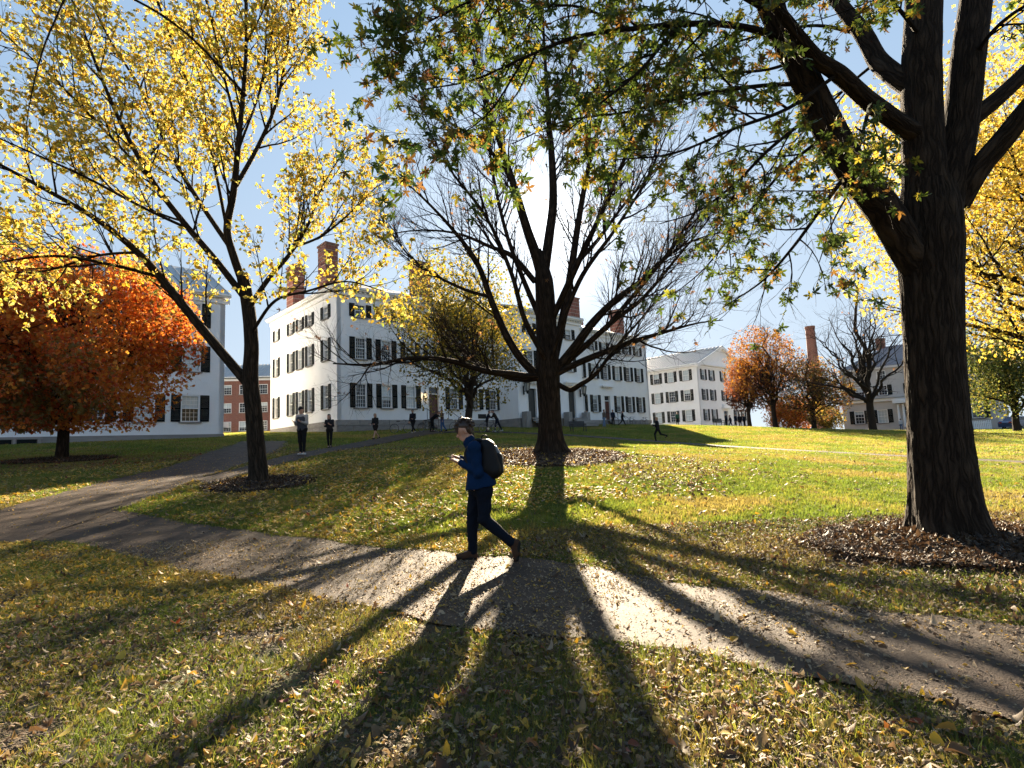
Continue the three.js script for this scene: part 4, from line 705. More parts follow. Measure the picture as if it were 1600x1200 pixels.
// --- crowns made of leaves spread through a lumpy volume, on a branching frame
function crownTree(name, label, o) {
  const R = rng(o.seed), base = o.base, t = thing(name, label, 'tree', base, 0, o.group), out = emptyOut(), top = base.clone().add(V(o.lean?.[0] ?? 0, o.trunk, o.lean?.[1] ?? 0));
  const tp = [], tr = []; for (let k = 0; k <= 20; k++) { const f = k / 20; tp.push(base.clone().lerp(top, f).add(V((n2(f * 3 + o.seed, 1) - 0.5) * 0.25 * f, -0.2 * (1 - f), (n2(f * 3, o.seed) - 0.5) * 0.25 * f))); tr.push(o.r * (1 - 0.3 * f)); }
  part('trunk', new Tubes().add(tp, tr, 20, flare(furrow(14, 0.04, o.seed % 7), 0.45, 0.25, 5, 1)).geometry(base, true), o.bark ?? M.barkFar, t);
  const opt = { max: o.levels ?? 3, from: [0, 0.2, 0.15, 0.1], len: [0, o.rx * 0.55, o.rx * 0.32, o.rx * 0.2], den: [2.6 * 2.2, 5 * 2.2, 5 * 2, 7 * 2].map((v) => (v / o.rx) * (o.thin ?? 1)), ang: [0, 0.75, 0.8, 0.8], up: [0, 0.3, 0.25, 0.1], wan: [0, 0.14, 0.18, 0.2], seg: [0, o.rx * 0.12, o.rx * 0.1, o.rx * 0.1], rad: [0, o.r * 0.16, o.r * 0.06, o.r * 0.028], leaf: o.twigLeaf };
  const C = base.clone().add(V(o.cx ?? 0, o.cy, o.cz ?? 0));
  for (let k = 0; k < o.limbs; k++) {
    const a = (k / o.limbs) * 2 * Math.PI + R() * 0.6, e = (k % 3 === 0 ? 0.95 : k % 3 === 1 ? 0.55 : 0.15) + R() * 0.2, end = C.clone().add(V(Math.cos(a) * o.rx * 0.85 * Math.cos(e * 1.2), o.ry * (Math.sin(e * 1.5) * 1.0 - (o.low ?? 0.35)), Math.sin(a) * (o.rz ?? o.rx) * 0.85 * Math.cos(e * 1.2)));
    const s = tp[12 + Math.floor(R() * 8)], mid = s.clone().lerp(end, 0.45); mid.y += o.ry * 0.12; const c = new THREE.QuadraticBezierCurve3(s, mid, end), p = c.getPoints(16).map((q, i) => q.add(V((n2(i * 0.6, k) - 0.5) * o.rx * 0.09, 0, (n2(k, i * 0.6 + 9) - 0.5) * o.rx * 0.09))), r = p.map((_, i) => o.r * 0.42 * (1 - 0.88 * i / 16));
    part('limb', new Tubes().add(p, r, segFor(r[0])).geometry(base), o.bark ?? M.barkFar, t); sprout(out, p, r, 1, opt, R);
  }
  const lead = tp[20]; { const p = [], r = []; for (let k = 0; k <= 14; k++) { p.push(lead.clone().add(V((n2(k * 0.5, o.seed) - 0.5) * o.rx * 0.2, (C.y + o.ry * 0.9 - lead.y) * k / 14, (n2(o.seed, k * 0.5) - 0.5) * o.rx * 0.2))); r.push(o.r * 0.7 * (1 - 0.9 * k / 14)); } part('limb', new Tubes().add(p, r, segFor(r[0])).geometry(base), o.bark ?? M.barkFar, t); sprout(out, p, r, 1, opt, R); }
  finishWood(t, base, out, o.bark ?? M.barkFar);
  const leaves = [...out.leaves]; let guard = 0;
  while (leaves.length < o.leaves && guard++ < o.leaves * 30) {
    const u = unit(R), rr = Math.pow(R(), 0.42), p = V(u.x * o.rx * rr, u.y * o.ry * rr, u.z * (o.rz ?? o.rx) * rr), f = o.freq ?? 0.9, e = n3(p.x * f + o.seed, p.y * f, p.z * f), edge = 0.62 + 1.15 * (n3(u.x * 2.6 + o.seed, u.y * 2.6, u.z * 2.6) - 0.28);
    if (rr > edge || e < (o.gap ?? 0.42)) continue; if (o.flat && p.y < -o.ry * o.flat) continue;
    leaves.push({ p: p.add(C), d: null });
  }
  if (leaves.length) dress(t, base, leaves, o, R);
  return t;
}
const lift = (px, depth) => standing(px, depth);
crownTree('maple_tree', 'dense orange red maple in front of the left hall', { seed: 41, base: treeM, trunk: 2.6, r: 0.22, cx: 0.0, cy: 4.9, rx: 5.0, ry: 4.5, rz: 5.0, limbs: 12, levels: 2, leaves: 46000, size: 0.15, freq: 0.8, gap: 0.45, flat: 0.82, bark: M.barkDark,
  tint: (p, R) => { const k = n3(p.x * 0.5, p.y * 0.5, p.z * 0.5) + (R() - 0.5) * 0.3, a = k > 0.56 ? [0.66, 0.3, 0.045] : k > 0.42 ? [0.62, 0.2, 0.03] : k > 0.35 ? [0.46, 0.09, 0.02] : [0.22, 0.15, 0.035], s = 0.7 + 0.6 * R(); return lin(a[0] * s, a[1] * s, a[2] * s); }, geos: [mapleLeaf, roundLeaf], droop: 0.4 });
crownTree('golden_tree', 'small golden leaved tree in front of the middle hall', { seed: 57, base: lift(734, 36), trunk: 3.4, r: 0.27, cx: -0.6, cy: 7.1, rx: 5.3, ry: 6.0, limbs: 15, leaves: 14000, size: 0.17, gap: 0.49, freq: 1.1, low: 0.7,
  pal: [[0.36, 0.26, 0.03], [0.28, 0.21, 0.03], [0.2, 0.17, 0.025], [0.1, 0.11, 0.02], [0.42, 0.3, 0.035], [0.12, 0.12, 0.02]], geos: [ovate, roundLeaf] });
crownTree('gold_maple', 'bright yellow tree spreading behind the big right trunk', { seed: 63, base: lift(1760, 15), trunk: 3.4, r: 0.26, cx: -1.7, cy: 8.6, rx: 5.7, ry: 5.6, rz: 4.6, limbs: 13, leaves: 30000, size: 0.105, gap: 0.48, freq: 1.0, low: 0.8, bark: M.barkGrey, pal: YELLOW.slice(0, 5), geos: [roundLeaf, ovate, mapleLeaf], singles: 300 });
crownTree('green_tree', 'low dark green tree at the far right edge', { seed: 71, base: lift(1592, 50), trunk: 2.6, r: 0.3, cx: -0.5, cy: 6.4, rx: 5.0, ry: 5.2, limbs: 10, levels: 2, leaves: 16000, size: 0.2, gap: 0.44, low: 0.8, pal: [[0.1, 0.13, 0.03], [0.14, 0.16, 0.03], [0.2, 0.2, 0.04], [0.07, 0.1, 0.025], [0.34, 0.28, 0.05]], geos: [ovate, roundLeaf] });
crownTree('rust_oak', 'tall airy rust coloured oak right of the gabled hall', { seed: 83, base: lift(1214, 72), trunk: 4.2, r: 0.33, cx: -0.6, cy: 8.2, rx: 5.6, ry: 6.2, limbs: 14, leaves: 6500, size: 0.25, gap: 0.54, freq: 1.2, low: 0.6, pal: [[0.3, 0.11, 0.014], [0.22, 0.075, 0.012], [0.34, 0.15, 0.018], [0.15, 0.05, 0.012], [0.36, 0.19, 0.025]], geos: [oakLeaf, mapleLeaf] });
crownTree('dark_oak', 'dark brown green oak under the brick smokestack', { seed: 89, base: lift(1274, 68), trunk: 2.8, r: 0.3, cx: 0.4, cy: 5.2, rx: 4.6, ry: 4.6, limbs: 12, levels: 3, leaves: 7000, size: 0.24, gap: 0.5, low: 0.8, pal: [[0.14, 0.07, 0.03], [0.1, 0.08, 0.03], [0.2, 0.08, 0.03], [0.34, 0.2, 0.03], [0.08, 0.08, 0.03]], geos: [oakLeaf, mapleLeaf] });
crownTree('russet_oak', 'dark russet oak half hiding the end of the gabled hall', { seed: 97, base: lift(1174, 76), trunk: 3.2, r: 0.3, cx: 0.3, cy: 6.0, rx: 3.6, ry: 4.0, limbs: 10, levels: 2, leaves: 5500, size: 0.26, gap: 0.48, low: 0.7, pal: [[0.2, 0.06, 0.025], [0.14, 0.05, 0.02], [0.28, 0.1, 0.03]], geos: [oakLeaf] });
crownTree('orange_shrub', 'glowing orange shrub between the rust coloured oaks', { seed: 103, base: lift(1236, 84), trunk: 0.8, r: 0.14, cy: 3.0, rx: 4.6, ry: 3.4, rz: 3, limbs: 8, levels: 2, leaves: 9000, size: 0.24, gap: 0.42, low: 0.9, pal: [[0.6, 0.22, 0.03], [0.55, 0.3, 0.04], [0.5, 0.15, 0.03]], geos: [ovate, mapleLeaf] });
crownTree('yellow_shrub', 'low yellow shrub at the foot of the dark oak', { seed: 107, base: lift(1296, 74), trunk: 0.5, r: 0.1, cy: 1.9, rx: 2.6, ry: 2.2, rz: 2, limbs: 6, levels: 2, leaves: 4500, size: 0.2, gap: 0.42, low: 0.9, pal: [[0.5, 0.36, 0.04], [0.4, 0.24, 0.03], [0.2, 0.18, 0.03]], geos: [ovate] });
crownTree('leafless_tree', 'dark leafless tree in front of the pale house', { seed: 109, base: lift(1366, 62), trunk: 5.4, r: 0.42, cx: -0.4, cy: 11.2, rx: 8.6, ry: 9.6, limbs: 17, thin: 0.6, leaves: 0, low: 0.75, bark: M.barkFar, size: 0.2, pal: [[0.3, 0.12, 0.03]], geos: [oakLeaf], twigLeaf: (p, r) => r() < 0.03 ? 2 : 0 });
crownTree('green_tree', 'tree with thin dark foliage behind the pale house roof', { seed: 113, base: lift(1455, 98), trunk: 4, r: 0.35, cy: 8, rx: 6, ry: 5.5, limbs: 10, levels: 2, leaves: 6000, size: 0.3, gap: 0.47, pal: [[0.2, 0.1, 0.04], [0.12, 0.1, 0.03], [0.3, 0.16, 0.04]], geos: [oakLeaf] });
// ---------- grass ----------
M.grass = leafMat(0.64, 0.85, 0.35);
function tuft(n, spread, h, w, seed) {
  const R = rng(seed), pos = [], idx = [];
  for (let k = 0; k < n; k++) {
    const a = R() * 6.283, r = Math.sqrt(R()) * spread, x = Math.cos(a) * r, z = Math.sin(a) * r, d = R() * 6.283, cx = Math.cos(d), cz = Math.sin(d), hh = h * (0.5 + 0.8 * R()), b = hh * (0.25 + 0.7 * R()), ld = R() * 6.283, lx = Math.cos(ld) * b, lz = Math.sin(ld) * b, ww = w * (0.7 + 0.6 * R()), i = pos.length / 3;
    pos.push(x - cx * ww, -0.01, z - cz * ww, x + cx * ww, -0.01, z + cz * ww, x - cx * ww * 0.7 + lx * 0.35, hh * 0.6, z - cz * ww * 0.7 + lz * 0.35, x + cx * ww * 0.7 + lx * 0.35, hh * 0.6, z + cz * ww * 0.7 + lz * 0.35, x + lx, hh, z + lz);
    idx.push(i, i + 1, i + 2, i + 1, i + 3, i + 2, i + 2, i + 3, i + 4);
  }
  const g = new THREE.BufferGeometry(); g.setAttribute('position', new THREE.Float32BufferAttribute(pos, 3)); g.setIndex(idx); g.computeVertexNormals(); g.setAttribute('uv', new THREE.Float32BufferAttribute(new Float32Array(pos.length / 3 * 2), 2)); return g;
}
const HALLS = [[527, 43, 44, -18, 5], [349, 42.5, 0, -60, 2]];
function scatter(n, z0, z1, R, cb, power = 1) {
  for (let k = 0; k < n; k++) { const z = Math.sqrt(z0 * z0 + (z1 * z1 - z0 * z0) * Math.pow(R(), power)), x = (R() * 2 - 1) * (z * 0.99 + 1.2) + z * 0.0; cb(x, -z); }
}
function instanced(name, geos, mat, items, label, kind = 'stuff', category) {
  const g = new THREE.Group(); g.name = numbered(name); g.userData.kind = kind; g.userData.label = label; if (category) g.userData.category = category; scene.add(g);
  foliage(g, V(0, 0, 0), name.replace(/s$/, ''), items.map((i) => i.m), items.map((i) => i.c), geos, mat); return g;
}
(function grass() {
  const R = rng(501), near = [], mid = [], far = [];
  const hue = (x, z) => { const k = fbm(x * 0.6 + 9, z * 0.6, 3) + (R() - 0.5) * 0.35, s = 0.55 + 0.5 * R(); const c = k > 0.6 ? [0.3, 0.24, 0.06] : k > 0.42 ? [0.24, 0.26, 0.034] : [0.15, 0.2, 0.026]; return lin(c[0] * s, c[1] * s, c[2] * s); };
  const put = (list, s0, sunGain = 1) => (x, z) => {  // last argument: colour multiplier painting sunlit brightness into the farther tufts
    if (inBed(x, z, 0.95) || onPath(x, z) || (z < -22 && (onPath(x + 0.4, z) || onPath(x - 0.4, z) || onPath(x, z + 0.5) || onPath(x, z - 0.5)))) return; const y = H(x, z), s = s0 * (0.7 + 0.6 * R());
    list.push({ m: new THREE.Matrix4().compose(V(x, y, z), new THREE.Quaternion().setFromAxisAngle(V(0, 1, 0), R() * 6.283), V(s, s * (0.7 + 0.6 * R()), s)), c: hue(x, z).multiplyScalar(sunGain) });
  };
  scatter(110000, 1.9, 8.5, R, (x, z) => { if (fbm(x * 1.3, z * 1.3 + 30, 3) > 0.29) put(near, 1, 0.95)(x, z); });
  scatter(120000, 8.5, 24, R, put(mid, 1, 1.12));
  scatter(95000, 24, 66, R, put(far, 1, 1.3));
  instanced('grass', [tuft(7, 0.04, 0.045, 0.0022, 1), tuft(7, 0.045, 0.036, 0.0025, 2), tuft(6, 0.045, 0.055, 0.002, 3)], M.grass, near, 'short tufted grass of the foreground lawn');
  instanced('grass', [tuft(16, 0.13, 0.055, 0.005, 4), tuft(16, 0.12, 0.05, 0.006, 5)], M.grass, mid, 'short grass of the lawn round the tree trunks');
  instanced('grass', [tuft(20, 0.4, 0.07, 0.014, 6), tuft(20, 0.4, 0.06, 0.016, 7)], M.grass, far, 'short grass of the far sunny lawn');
})();

// ---------- fallen leaves ----------
const LIT_Y = [[0.465, 0.289, 0.024], [0.416, 0.24, 0.024], [0.481, 0.337, 0.064], [0.361, 0.224, 0.04]], LIT_T = [[0.246, 0.173, 0.086], [0.197, 0.123, 0.055], [0.284, 0.222, 0.135], [0.135, 0.074, 0.031], [0.173, 0.105, 0.05]], LIT_B = [[0.063, 0.034, 0.016], [0.095, 0.053, 0.026], [0.042, 0.024, 0.013], [0.126, 0.074, 0.037]], LIT_R = [[0.225, 0.053, 0.019], [0.285, 0.105, 0.022], [0.15, 0.045, 0.022]];
const LIT_P = [[0.34, 0.25, 0.15], [0.28, 0.2, 0.11], [0.38, 0.3, 0.2], [0.2, 0.13, 0.07]];
(function litter() {
  const R = rng(601), lie = (x, z, size, lifted, tiltMax) => {
    const n = V(H(x - 0.1, z) - H(x + 0.1, z), 0.2, H(x, z - 0.1) - H(x, z + 0.1)).normalize(); n.addScaledVector(unit(R), tiltMax).normalize(); if (R() < 0.5) n.negate();
    const d = unit(R); d.addScaledVector(n, -d.dot(n)).normalize(); const sx = d.clone().cross(n), s = size * (0.6 + 0.7 * R());
    return new THREE.Matrix4().makeBasis(sx.multiplyScalar(s), d.multiplyScalar(s), n.multiplyScalar(s)).setPosition(x, H(x, z) + lifted + R() * 0.012, z);
  };
  const palAt = (x, z) => {
    const dL = Math.hypot(x - treeL.x, z - treeL.z), dM = Math.hypot(x - treeM.x, z - treeM.z), dB = Math.min(Math.hypot(x - treeR.x, z - treeR.z), 99);
    if (dM < 6 && R() < 0.6) return LIT_R; if ((dL < 9 || (x < 2 && z < -8.5 && z > -18)) && R() < 0.75) return LIT_Y; if (dB < 3 && R() < 0.5) return LIT_B; const q = R(); return q < 0.2 ? LIT_Y : q < 0.7 ? LIT_T : q < 0.97 ? LIT_B : LIT_R;
  };
  const lawn = [], far = [], path = [], mulch = [], singles = [];
  scatter(115000, 1.9, 8.5, R, (x, z) => {
    const p = onPath(x, z), b = inBed(x, z); if (p && R() > 0.14 + 1.6 * Math.max(0, fbm(x * 1.1 + 50, z * 1.1, 3) - 0.22)) return; const cl = fbm(x * 0.9 + 3, z * 0.9, 3); if (!p && R() > 0.45 + (cl - 0.3) * 1.9 + (x > 1 ? 0.2 : 0)) return;
    const big = R(); if (p) path.push({ m: lie(x, z, big < 0.012 ? 0.075 : big < 0.2 ? 0.036 : 0.019, 0.026, big < 0.06 ? 0.4 : 0.25), c: hueOf(R() < 0.25 ? LIT_Y : R() < 0.85 ? LIT_P : LIT_B, R) });
    else lawn.push({ m: lie(x, z, big < 0.03 ? 0.08 : big < 0.35 ? 0.046 : 0.028, b ? 0.1 : 0.03, 0.5), c: hueOf(b && R() < 0.75 ? LIT_B : palAt(x, z), R) });
  });
  scatter(150000, 8.5, 30, R, (x, z) => {
    const p = onPath(x, z), b = inBed(x, z); if (p && R() > 0.2) return; const dL = Math.hypot(x - treeL.x, z - treeL.z), dC = Math.hypot(x - treeC.x - 0.5, z - treeC.z - 3), near = Math.min(dL, dC); if (!b && R() > Math.max(0.08, 1.5 - near * (x > 1.5 ? 0.26 : 0.1)) * (0.1 + 2.6 * Math.max(0, fbm(x * 0.8 + 20, z * 0.8, 3) - 0.22))) return;
    far.push({ m: lie(x, z, p ? 0.035 : 0.082, p ? 0.055 : b ? 0.1 : 0.05, 0.45), c: hueOf(b && R() < 0.7 ? LIT_B : palAt(x, z), R) });
  });
  scatter(40000, 30, 62, R, (x, z) => { if (onPath(x, z) || R() > 0.35) return; far.push({ m: lie(x, z, 0.11, 0.04, 0.4), c: hueOf(R() < 0.7 ? LIT_Y : LIT_T, R) }); });
  for (const [cx, cz, rx, rz] of BEDS) for (let k = 0; k < 4600; k++) { const a = R() * 6.283, r = Math.sqrt(R()) * 1.06, x = cx + Math.cos(a) * rx * r, z = cz + Math.sin(a) * rz * r; mulch.push({ m: lie(x, z, 0.06, 0.035 + 0.115 * Math.max(0, 1 - r * r), 0.8), c: hueOf(R() < 0.94 ? LIT_B : LIT_T, R).multiplyScalar(0.65) }); }
  instanced('fallen_leaves', [ovateCurl, curledRound, mapleCurl, ovate, oakLeaf], M.litter, lawn, 'fallen leaves strewn over the foreground grass');
  instanced('fallen_leaves', [ovate, mapleLeaf, roundLeaf, ovateCurl], M.litter, far, 'yellow fallen leaves scattered over the lawn farther back');
  instanced('fallen_leaves', [ovateCurl, curledRound, ovate, oakLeaf], M.litter, path, 'crumbled leaves lying on the foreground path');
  instanced('mulch_chips', [ovateCurl, curledRound, oakLeaf], M.litter, mulch, 'dark brown mulch chips and leaves round the trunks');
  // the largest leaves near the camera, one by one
  const geos = [curledRound, ovateCurl, mapleCurl, roundLeaf, ovate], hero = []; let guard = 0;
  while (hero.length < 300 && guard++ < 9000) { const z = -2.1 - 5.2 * Math.pow(R(), 1.2), x = (R() * 2 - 1) * -z * 0.96, p = V(x, H(x, z), z); if (!inView(p)) continue; if (onPath(x, z) && R() > 0.25) continue; hero.push([x, z]); }
  for (const [x, z] of hero) { const m = part('leaf', geos[Math.floor(R() * geos.length)], tinted(M.litter, hueOf(R() < 0.6 ? LIT_Y : R() < 0.75 ? LIT_T : LIT_R, R)), ground); lie(x, z, 0.064, onPath(x, z) ? 0.03 : 0.045, 0.45).decompose(m.position, m.quaternion, m.scale); }
})();

// ---------- people ----------
function sdf(bones, k) {
  const bs = bones.map(([a, b, ra, rb]) => { const d = b.clone().sub(a); return [a, d, d.lengthSq() || 1e-9, ra, rb]; });
  return (x, y, z) => {
    let v = 1e3;
    for (const [a, d, l2, ra, rb] of bs) { const px = x - a.x, py = y - a.y, pz = z - a.z; let t = (px * d.x + py * d.y + pz * d.z) / l2; t = t < 0 ? 0 : t > 1 ? 1 : t; const qx = px - d.x * t, qy = py - d.y * t, qz = pz - d.z * t, e = Math.sqrt(qx * qx + qy * qy + qz * qz) - (ra + (rb - ra) * t), h = Math.max(k - Math.abs(v - e), 0) / k; v = Math.min(v, e) - h * h * k * 0.25; }
    return v;
  };
}
const mcMat = new THREE.MeshBasicMaterial();
function meshField(fn, bones, cell, pad = 0.03) {
  const lo = V(1e9, 1e9, 1e9), hi = V(-1e9, -1e9, -1e9);
  for (const [a, b, ra, rb] of bones) for (const [p, r] of [[a, ra], [b, rb]]) { lo.min(V(p.x - r, p.y - r, p.z - r)); hi.max(V(p.x + r, p.y + r, p.z + r)); }
  lo.subScalar(pad); hi.addScalar(pad); const c = lo.clone().add(hi).multiplyScalar(0.5), half = Math.max(hi.x - lo.x, hi.y - lo.y, hi.z - lo.z) / 2 + cell * 2, n = Math.max(16, Math.ceil((2 * half) / cell)), mc = new MarchingCubes(n, mcMat, false, false, 90000);
  mc.isolation = 0; mc.field.fill(-1); const hs = n / 2;
  for (let k = 0; k < n; k++) { const z = ((k - hs) / hs) * half + c.z; if (z < lo.z || z > hi.z) continue; for (let j = 0; j < n; j++) { const y = ((j - hs) / hs) * half + c.y; if (y < lo.y || y > hi.y) continue; for (let i = 0; i < n; i++) { const x = ((i - hs) / hs) * half + c.x; if (x < lo.x || x > hi.x) continue; mc.field[k * n * n + j * n + i] = -fn(x, y, z); } } }
  mc.update(); const m = mc.count, pos = new Float32Array(m * 3);
  for (let i = 0; i < m; i++) { pos[i * 3] = mc.positionArray[i * 3] * half + c.x; pos[i * 3 + 1] = mc.positionArray[i * 3 + 1] * half + c.y; pos[i * 3 + 2] = mc.positionArray[i * 3 + 2] * half + c.z; }
  let g = new THREE.BufferGeometry(); g.setAttribute('position', new THREE.BufferAttribute(pos, 3)); g = mergeVertices(g, cell * 0.05); g.computeVertexNormals();
  const nn = g.attributes.normal; let s = 0; for (let i = 0; i < Math.min(40, nn.count); i++) { const q = (i * 97) % nn.count, p = g.attributes.position, e = cell * 0.5; s += Math.sign(fn(p.getX(q) + nn.getX(q) * e, p.getY(q) + nn.getY(q) * e, p.getZ(q) + nn.getZ(q) * e)); }
  if (s < 0) { const ix = g.index.array; for (let i = 0; i < ix.length; i += 3) { const t = ix[i]; ix[i] = ix[i + 1]; ix[i + 1] = t; } g.computeVertexNormals(); }
  g.setAttribute('uv', new THREE.BufferAttribute(new Float32Array(nn.count * 2), 2)); return g;
}
const shape = (bones, k, cell, fn) => meshField(fn ?? sdf(bones, k), bones, cell);
const SKIN = std(lin(0.42, 0.24, 0.17), 0.6), HAIR = { dark: std(lin(0.014, 0.008, 0.006), 0.55), blond: std(lin(0.3, 0.2, 0.1), 0.55), brown: std(lin(0.025, 0.012, 0.007), 0.5) };
const cloth = (r, g, b) => std(lin(r, g, b), 0.9, { specularIntensity: 0.25 });
function poseJoints(o) { // forward +x, up +y, right +z
  const s = (o.h ?? 1.75) / 1.75, J = {}, P = (x, y, z) => V(x * s, y * s, z * s), leanX = o.lean ?? 0.03, st = o.stride ?? [0.05, -0.05], kb = o.knee ?? [0.05, 0.1];
  const leg = (z, th, bend) => { const hip = V(0, 0.92, z), kn = hip.clone().add(V(Math.sin(th) * 0.43, -Math.cos(th) * 0.43, z * 0.05)), an = kn.clone().add(V(Math.sin(th - bend) * 0.42, -Math.cos(th - bend) * 0.42, 0)), f = th - bend; return [hip, kn, an, an.clone().add(V(Math.cos(f * 0.7) * 0.16, -0.05 + Math.sin(f * 0.7) * 0.1, z * 0.15)), an.clone().add(V(-0.05, -0.05 - Math.max(0, 0), 0))]; };
  const L = leg(-0.09, st[0], kb[0]), Rr = leg(0.09, st[1], kb[1]), low = Math.min(...[...L, ...Rr].map((q) => q.y)) - 0.032, up = (v) => P(v.x, v.y - low, v.z);
  J.legs = [L.map(up), Rr.map(up)]; const T = (x, y, z) => { const k = (y - 0.92); return up(V(x + Math.sin(leanX) * k, 0.92 + Math.cos(leanX) * k, z)); };
  J.pelvis = T(0, 0.94, 0); J.waist = T(0, 1.1, 0); J.chest = T(0.01, 1.3, 0); J.neck = T(0, 1.46, 0); J.head = T(0.02 + (o.nod ?? 0) * 0.06, 1.63 - (o.nod ?? 0) * 0.02, 0);
  J.arms = [-1, 1].map((z, i) => { const a = o.arms?.[i] ?? [0.1, 0.25], sh = V(0, 1.41, z * 0.185), d1 = V(Math.sin(a[0]), -Math.cos(a[0]), z * 0.12), el = sh.clone().addScaledVector(d1.normalize(), 0.29), an2 = a[0] + a[1], d2 = V(Math.sin(an2), -Math.cos(an2), -z * (a[2] ?? 0)).normalize(), wr = el.clone().addScaledVector(d2, 0.25); return [sh, el, wr, wr.clone().addScaledVector(d2, 0.09)].map((v) => T(v.x, v.y, v.z)); });
  return J;
}
function fingers(wrist, dir, palmN, side, curl, r) { // bones of a hand: palm, four fingers, thumb
  const out = [], k1 = wrist.clone().addScaledVector(dir, 0.085), across = side.clone();
  for (const q of [-0.03, -0.01, 0.01, 0.03]) out.push([wrist.clone().addScaledVector(across, q * 0.55), k1.clone().addScaledVector(across, q), 0.016, 0.0125]);
  [[-0.031, 0.85], [-0.0105, 1], [0.0105, 0.95], [0.031, 0.75]].forEach(([q, len]) => { let p = k1.clone().addScaledVector(across, q), d = dir.clone(), rr = 0.0095; for (const [l, c] of [[0.042, curl[0]], [0.026, curl[1]], [0.02, curl[2]]]) { d = d.clone().applyAxisAngle(across, c); const e = p.clone().addScaledVector(d, l * len); out.push([p, e, rr, rr * 0.92]); p = e; rr *= 0.92; } });
  let p = wrist.clone().addScaledVector(dir, 0.03).addScaledVector(across, -0.025), d = dir.clone().multiplyScalar(0.7).addScaledVector(across, -0.6).addScaledVector(palmN, 0.35).normalize();
  for (const l of [0.042, 0.034, 0.026]) { const e = p.clone().addScaledVector(d, l); out.push([p, e, 0.0115, 0.0098]); p = e; d = d.clone().addScaledVector(dir, 0.35).addScaledVector(across, 0.15).normalize(); }
  return out;
}
function headBones(J, s = 1) {
  const c = J.head, f = J.face ?? V(1, -0.12, 0).normalize(), u = V(0, 1, 0).addScaledVector(f, -f.y).normalize(), q = (a, b, z = 0) => c.clone().addScaledVector(f, a * s).addScaledVector(u, b * s).add(V(0, 0, z * s));
  return { q, bones: [[q(-0.025, 0.03), q(0.02, 0.03), 0.088 * s, 0.08 * s], [q(0.02, 0), q(0.045, -0.075), 0.066 * s, 0.045 * s], [q(0.05, -0.085), q(0.052, -0.095), 0.028 * s, 0.024 * s], [q(0.078, 0.012), q(0.105, -0.028), 0.011 * s, 0.017 * s], [q(0.075, -0.062), q(0.082, -0.062), 0.018 * s, 0.015 * s], [q(0.07, 0.035, -0.03), q(0.07, 0.035, 0.03), 0.016 * s, 0.016 * s], [q(-0.005, 0.01, 0.074), q(-0.012, -0.03, 0.074), 0.018 * s, 0.012 * s], [q(-0.005, 0.01, -0.074), q(-0.012, -0.03, -0.074), 0.018 * s, 0.012 * s], [q(-0.02, -0.04), J.neck, 0.055 * s, 0.058 * s]] };
}
